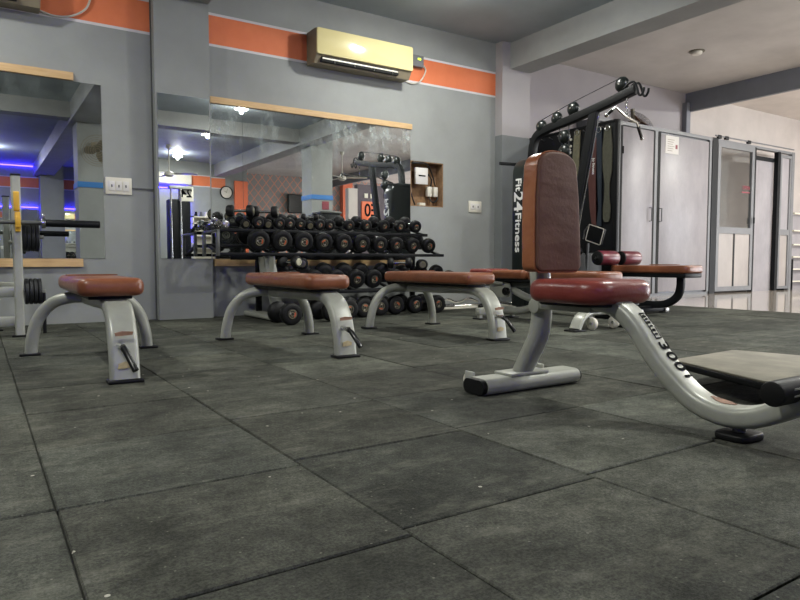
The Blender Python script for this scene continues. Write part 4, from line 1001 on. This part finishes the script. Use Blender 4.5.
# TV
t = thing('television', 'black wall television on the diamond patterned wall', 'television', (8.5, -7.1, 2.3))
MB().box(8.15, 9.15, -7.12, -7.05, 2.02, 2.60, .01).build('casing', 'black', t); MB().box(8.18, 9.12, -7.052, -7.045, 2.05, 2.57).build('screen', 'screen', t)
MB().box(8.6, 8.7, -7.2, -7.12, 2.2, 2.4).build('bracket', 'black', t)
tag(MB().box(5.72, 5.87, .2, .206, 1.53, 1.69).build('poster', 'red_ink', loc=(5.8, .203, 1.53)), 'small red poster on the middle pillar, seen in the mirror', 'poster')
# reception block with orange sign (near right bay)
struct('wall_reception', MB().box(7.25, 9.0, -1.25, -1.1, 0, 2.25), 'plum')
struct('wall_reception_side', MB().box(7.02, 7.25, -1.25, -1.1, 0, 2.15), 'wall_far')
t = thing('orange_sign', 'orange sign with large black numerals, seen in the mirror', 'sign', (7.55, -1.05, 1.4))
MB().box(7.34, 7.80, -1.1, -1.06, 1.45, 1.87, .005).build('panel', 'orange', t)
text('sign_print', 'E0', .40, 'ink', t, (7.57, -1.055, 1.66), (-1, 0, 0), (0, 0, 1), .001, 'CENTER', .85)
for x in (7.42, 7.58): tag(MB().box(x, x+.09, -1.1, -1.08, 1.95, 2.05).build('small_plate', 'white', loc=(x, -1.09, 1.95)), 'small white square plate above the orange sign, %s of two' % ('first' if x < 7.5 else 'second'), 'plate')
t = thing('reception_desk', 'dark counter in front of the middle pillar, seen in the mirror', 'counter', (5.72, .4, 0))
MB().box(5.52, 5.93, .22, .58, 0, 1.43, .02).build('body', 'black', t); MB().box(5.5, 5.95, .21, .6, 1.43, 1.47, .01).build('top', 'silver_dark', t)
# ceiling fans
def cfan(x, y, z, label):
    t = thing('ceiling_fan', label, 'ceiling fan', (x, y, z)); zc = z-.62
    MB().cyl((x, y, z), (x, y, zc), .014, 10).build('down_rod', 'white', t)
    MB().lathe([(0, .05), (.05, .05), (.1, .02), (.1, -.04), (.05, -.07), (0, -.07)], (x, y, zc), (0, 0, 1), 20).build('motor', 'white', t)
    MB().lathe([(0, 0), (.06, 0), (.03, -.08), (0, -.08)], (x, y, z), (0, 0, 1), 16).build('canopy', 'white', t)
    for k in range(3):
        a = 2*PI*k/3+.5; rm = Matrix.Rotation(a, 3, 'Z')
        MB().slab(rrect(.5, .13, .03, 3), -.004, .004, .002, lambda u, v, w: Vector((x, y, zc))+rm @ Vector((u+.36, v, w+v*.15))).build('blade', 'white', t)
cfan(3.6, -3.2, CZ, 'white ceiling fan seen in the pier mirror'); cfan(7.5, -2.3, CZR, 'white ceiling fan seen in the wide mirror beside the middle pillar')
t = thing('wall_fan', 'dusty round wall fan on the near pillar, seen in the left mirror', 'fan', (1.68, .1, 2.3))
MB().box(1.62, 1.74, .1, .16, 2.3, 2.44, .01).build('bracket', 'cream_side', t); MB().cyl((1.68, .14, 2.36), (1.68, .36, 2.28), .04, 14).build('motor', 'cream_dark', t)
q = MB()
for k in range(1, 8): q.torus((1.68, .38, 2.27), (0, 1, -.3), .035*k, .004, seg=24)
q.build('grille', 'cream_side', t)
b_ = MB()
qq = Vector((0, 1, -.3)).to_track_quat('Z', 'Y')
for k in range(3): b_.slab(rrect(.17, .12, .05, 5), -.004, .004, .002, lambda u, v, w: Vector((1.68, .37, 2.27))+qq @ (Matrix.Rotation(2*PI*k/3, 3, 'Z') @ Vector((u+.11, v, w))))
b_.build('blade', 'cream_dark', t)

# ------------------------------------------------------------------ daylight and camera
w = bpy.data.worlds.new('daylight'); S.world = w; w.use_nodes = True
bg = w.node_tree.nodes['Background']; bg.inputs[0].default_value = (.85, .93, 1, 1); bg.inputs[1].default_value = 1.2
def area(name, loc, rot, sx, sy, e, col):
    l = bpy.data.lights.new(name, 'AREA'); l.shape = 'RECTANGLE'; l.size = sx; l.size_y = sy; l.energy = e; l.color = col
    o = bpy.data.objects.new(name, l); C.objects.link(o); o.location = loc; o.rotation_euler = rot
area('window daylight', (15.7, -1.75, 1.1), (0, math.radians(90), 0), 2.1, 7.2, 280, (.95, .97, 1))
cam = bpy.data.cameras.new('camera'); co = bpy.data.objects.new('camera', cam); C.objects.link(co); S.camera = co
cam.sensor_width = 36; cam.lens = 650/800*36; cam.clip_start = .02
F = math.hypot(650, 38); yaw = math.atan(1000/F); pitch = math.atan(38/650)
co.location = (0, 0, .5); co.rotation_euler = (PI/2-pitch, 0, yaw-PI/2)
S.view_settings.view_transform = 'Standard'; S.view_settings.look = 'None'; S.view_settings.gamma = 1; S.view_settings.use_curve_mapping = False
S.view_settings.exposure = .9
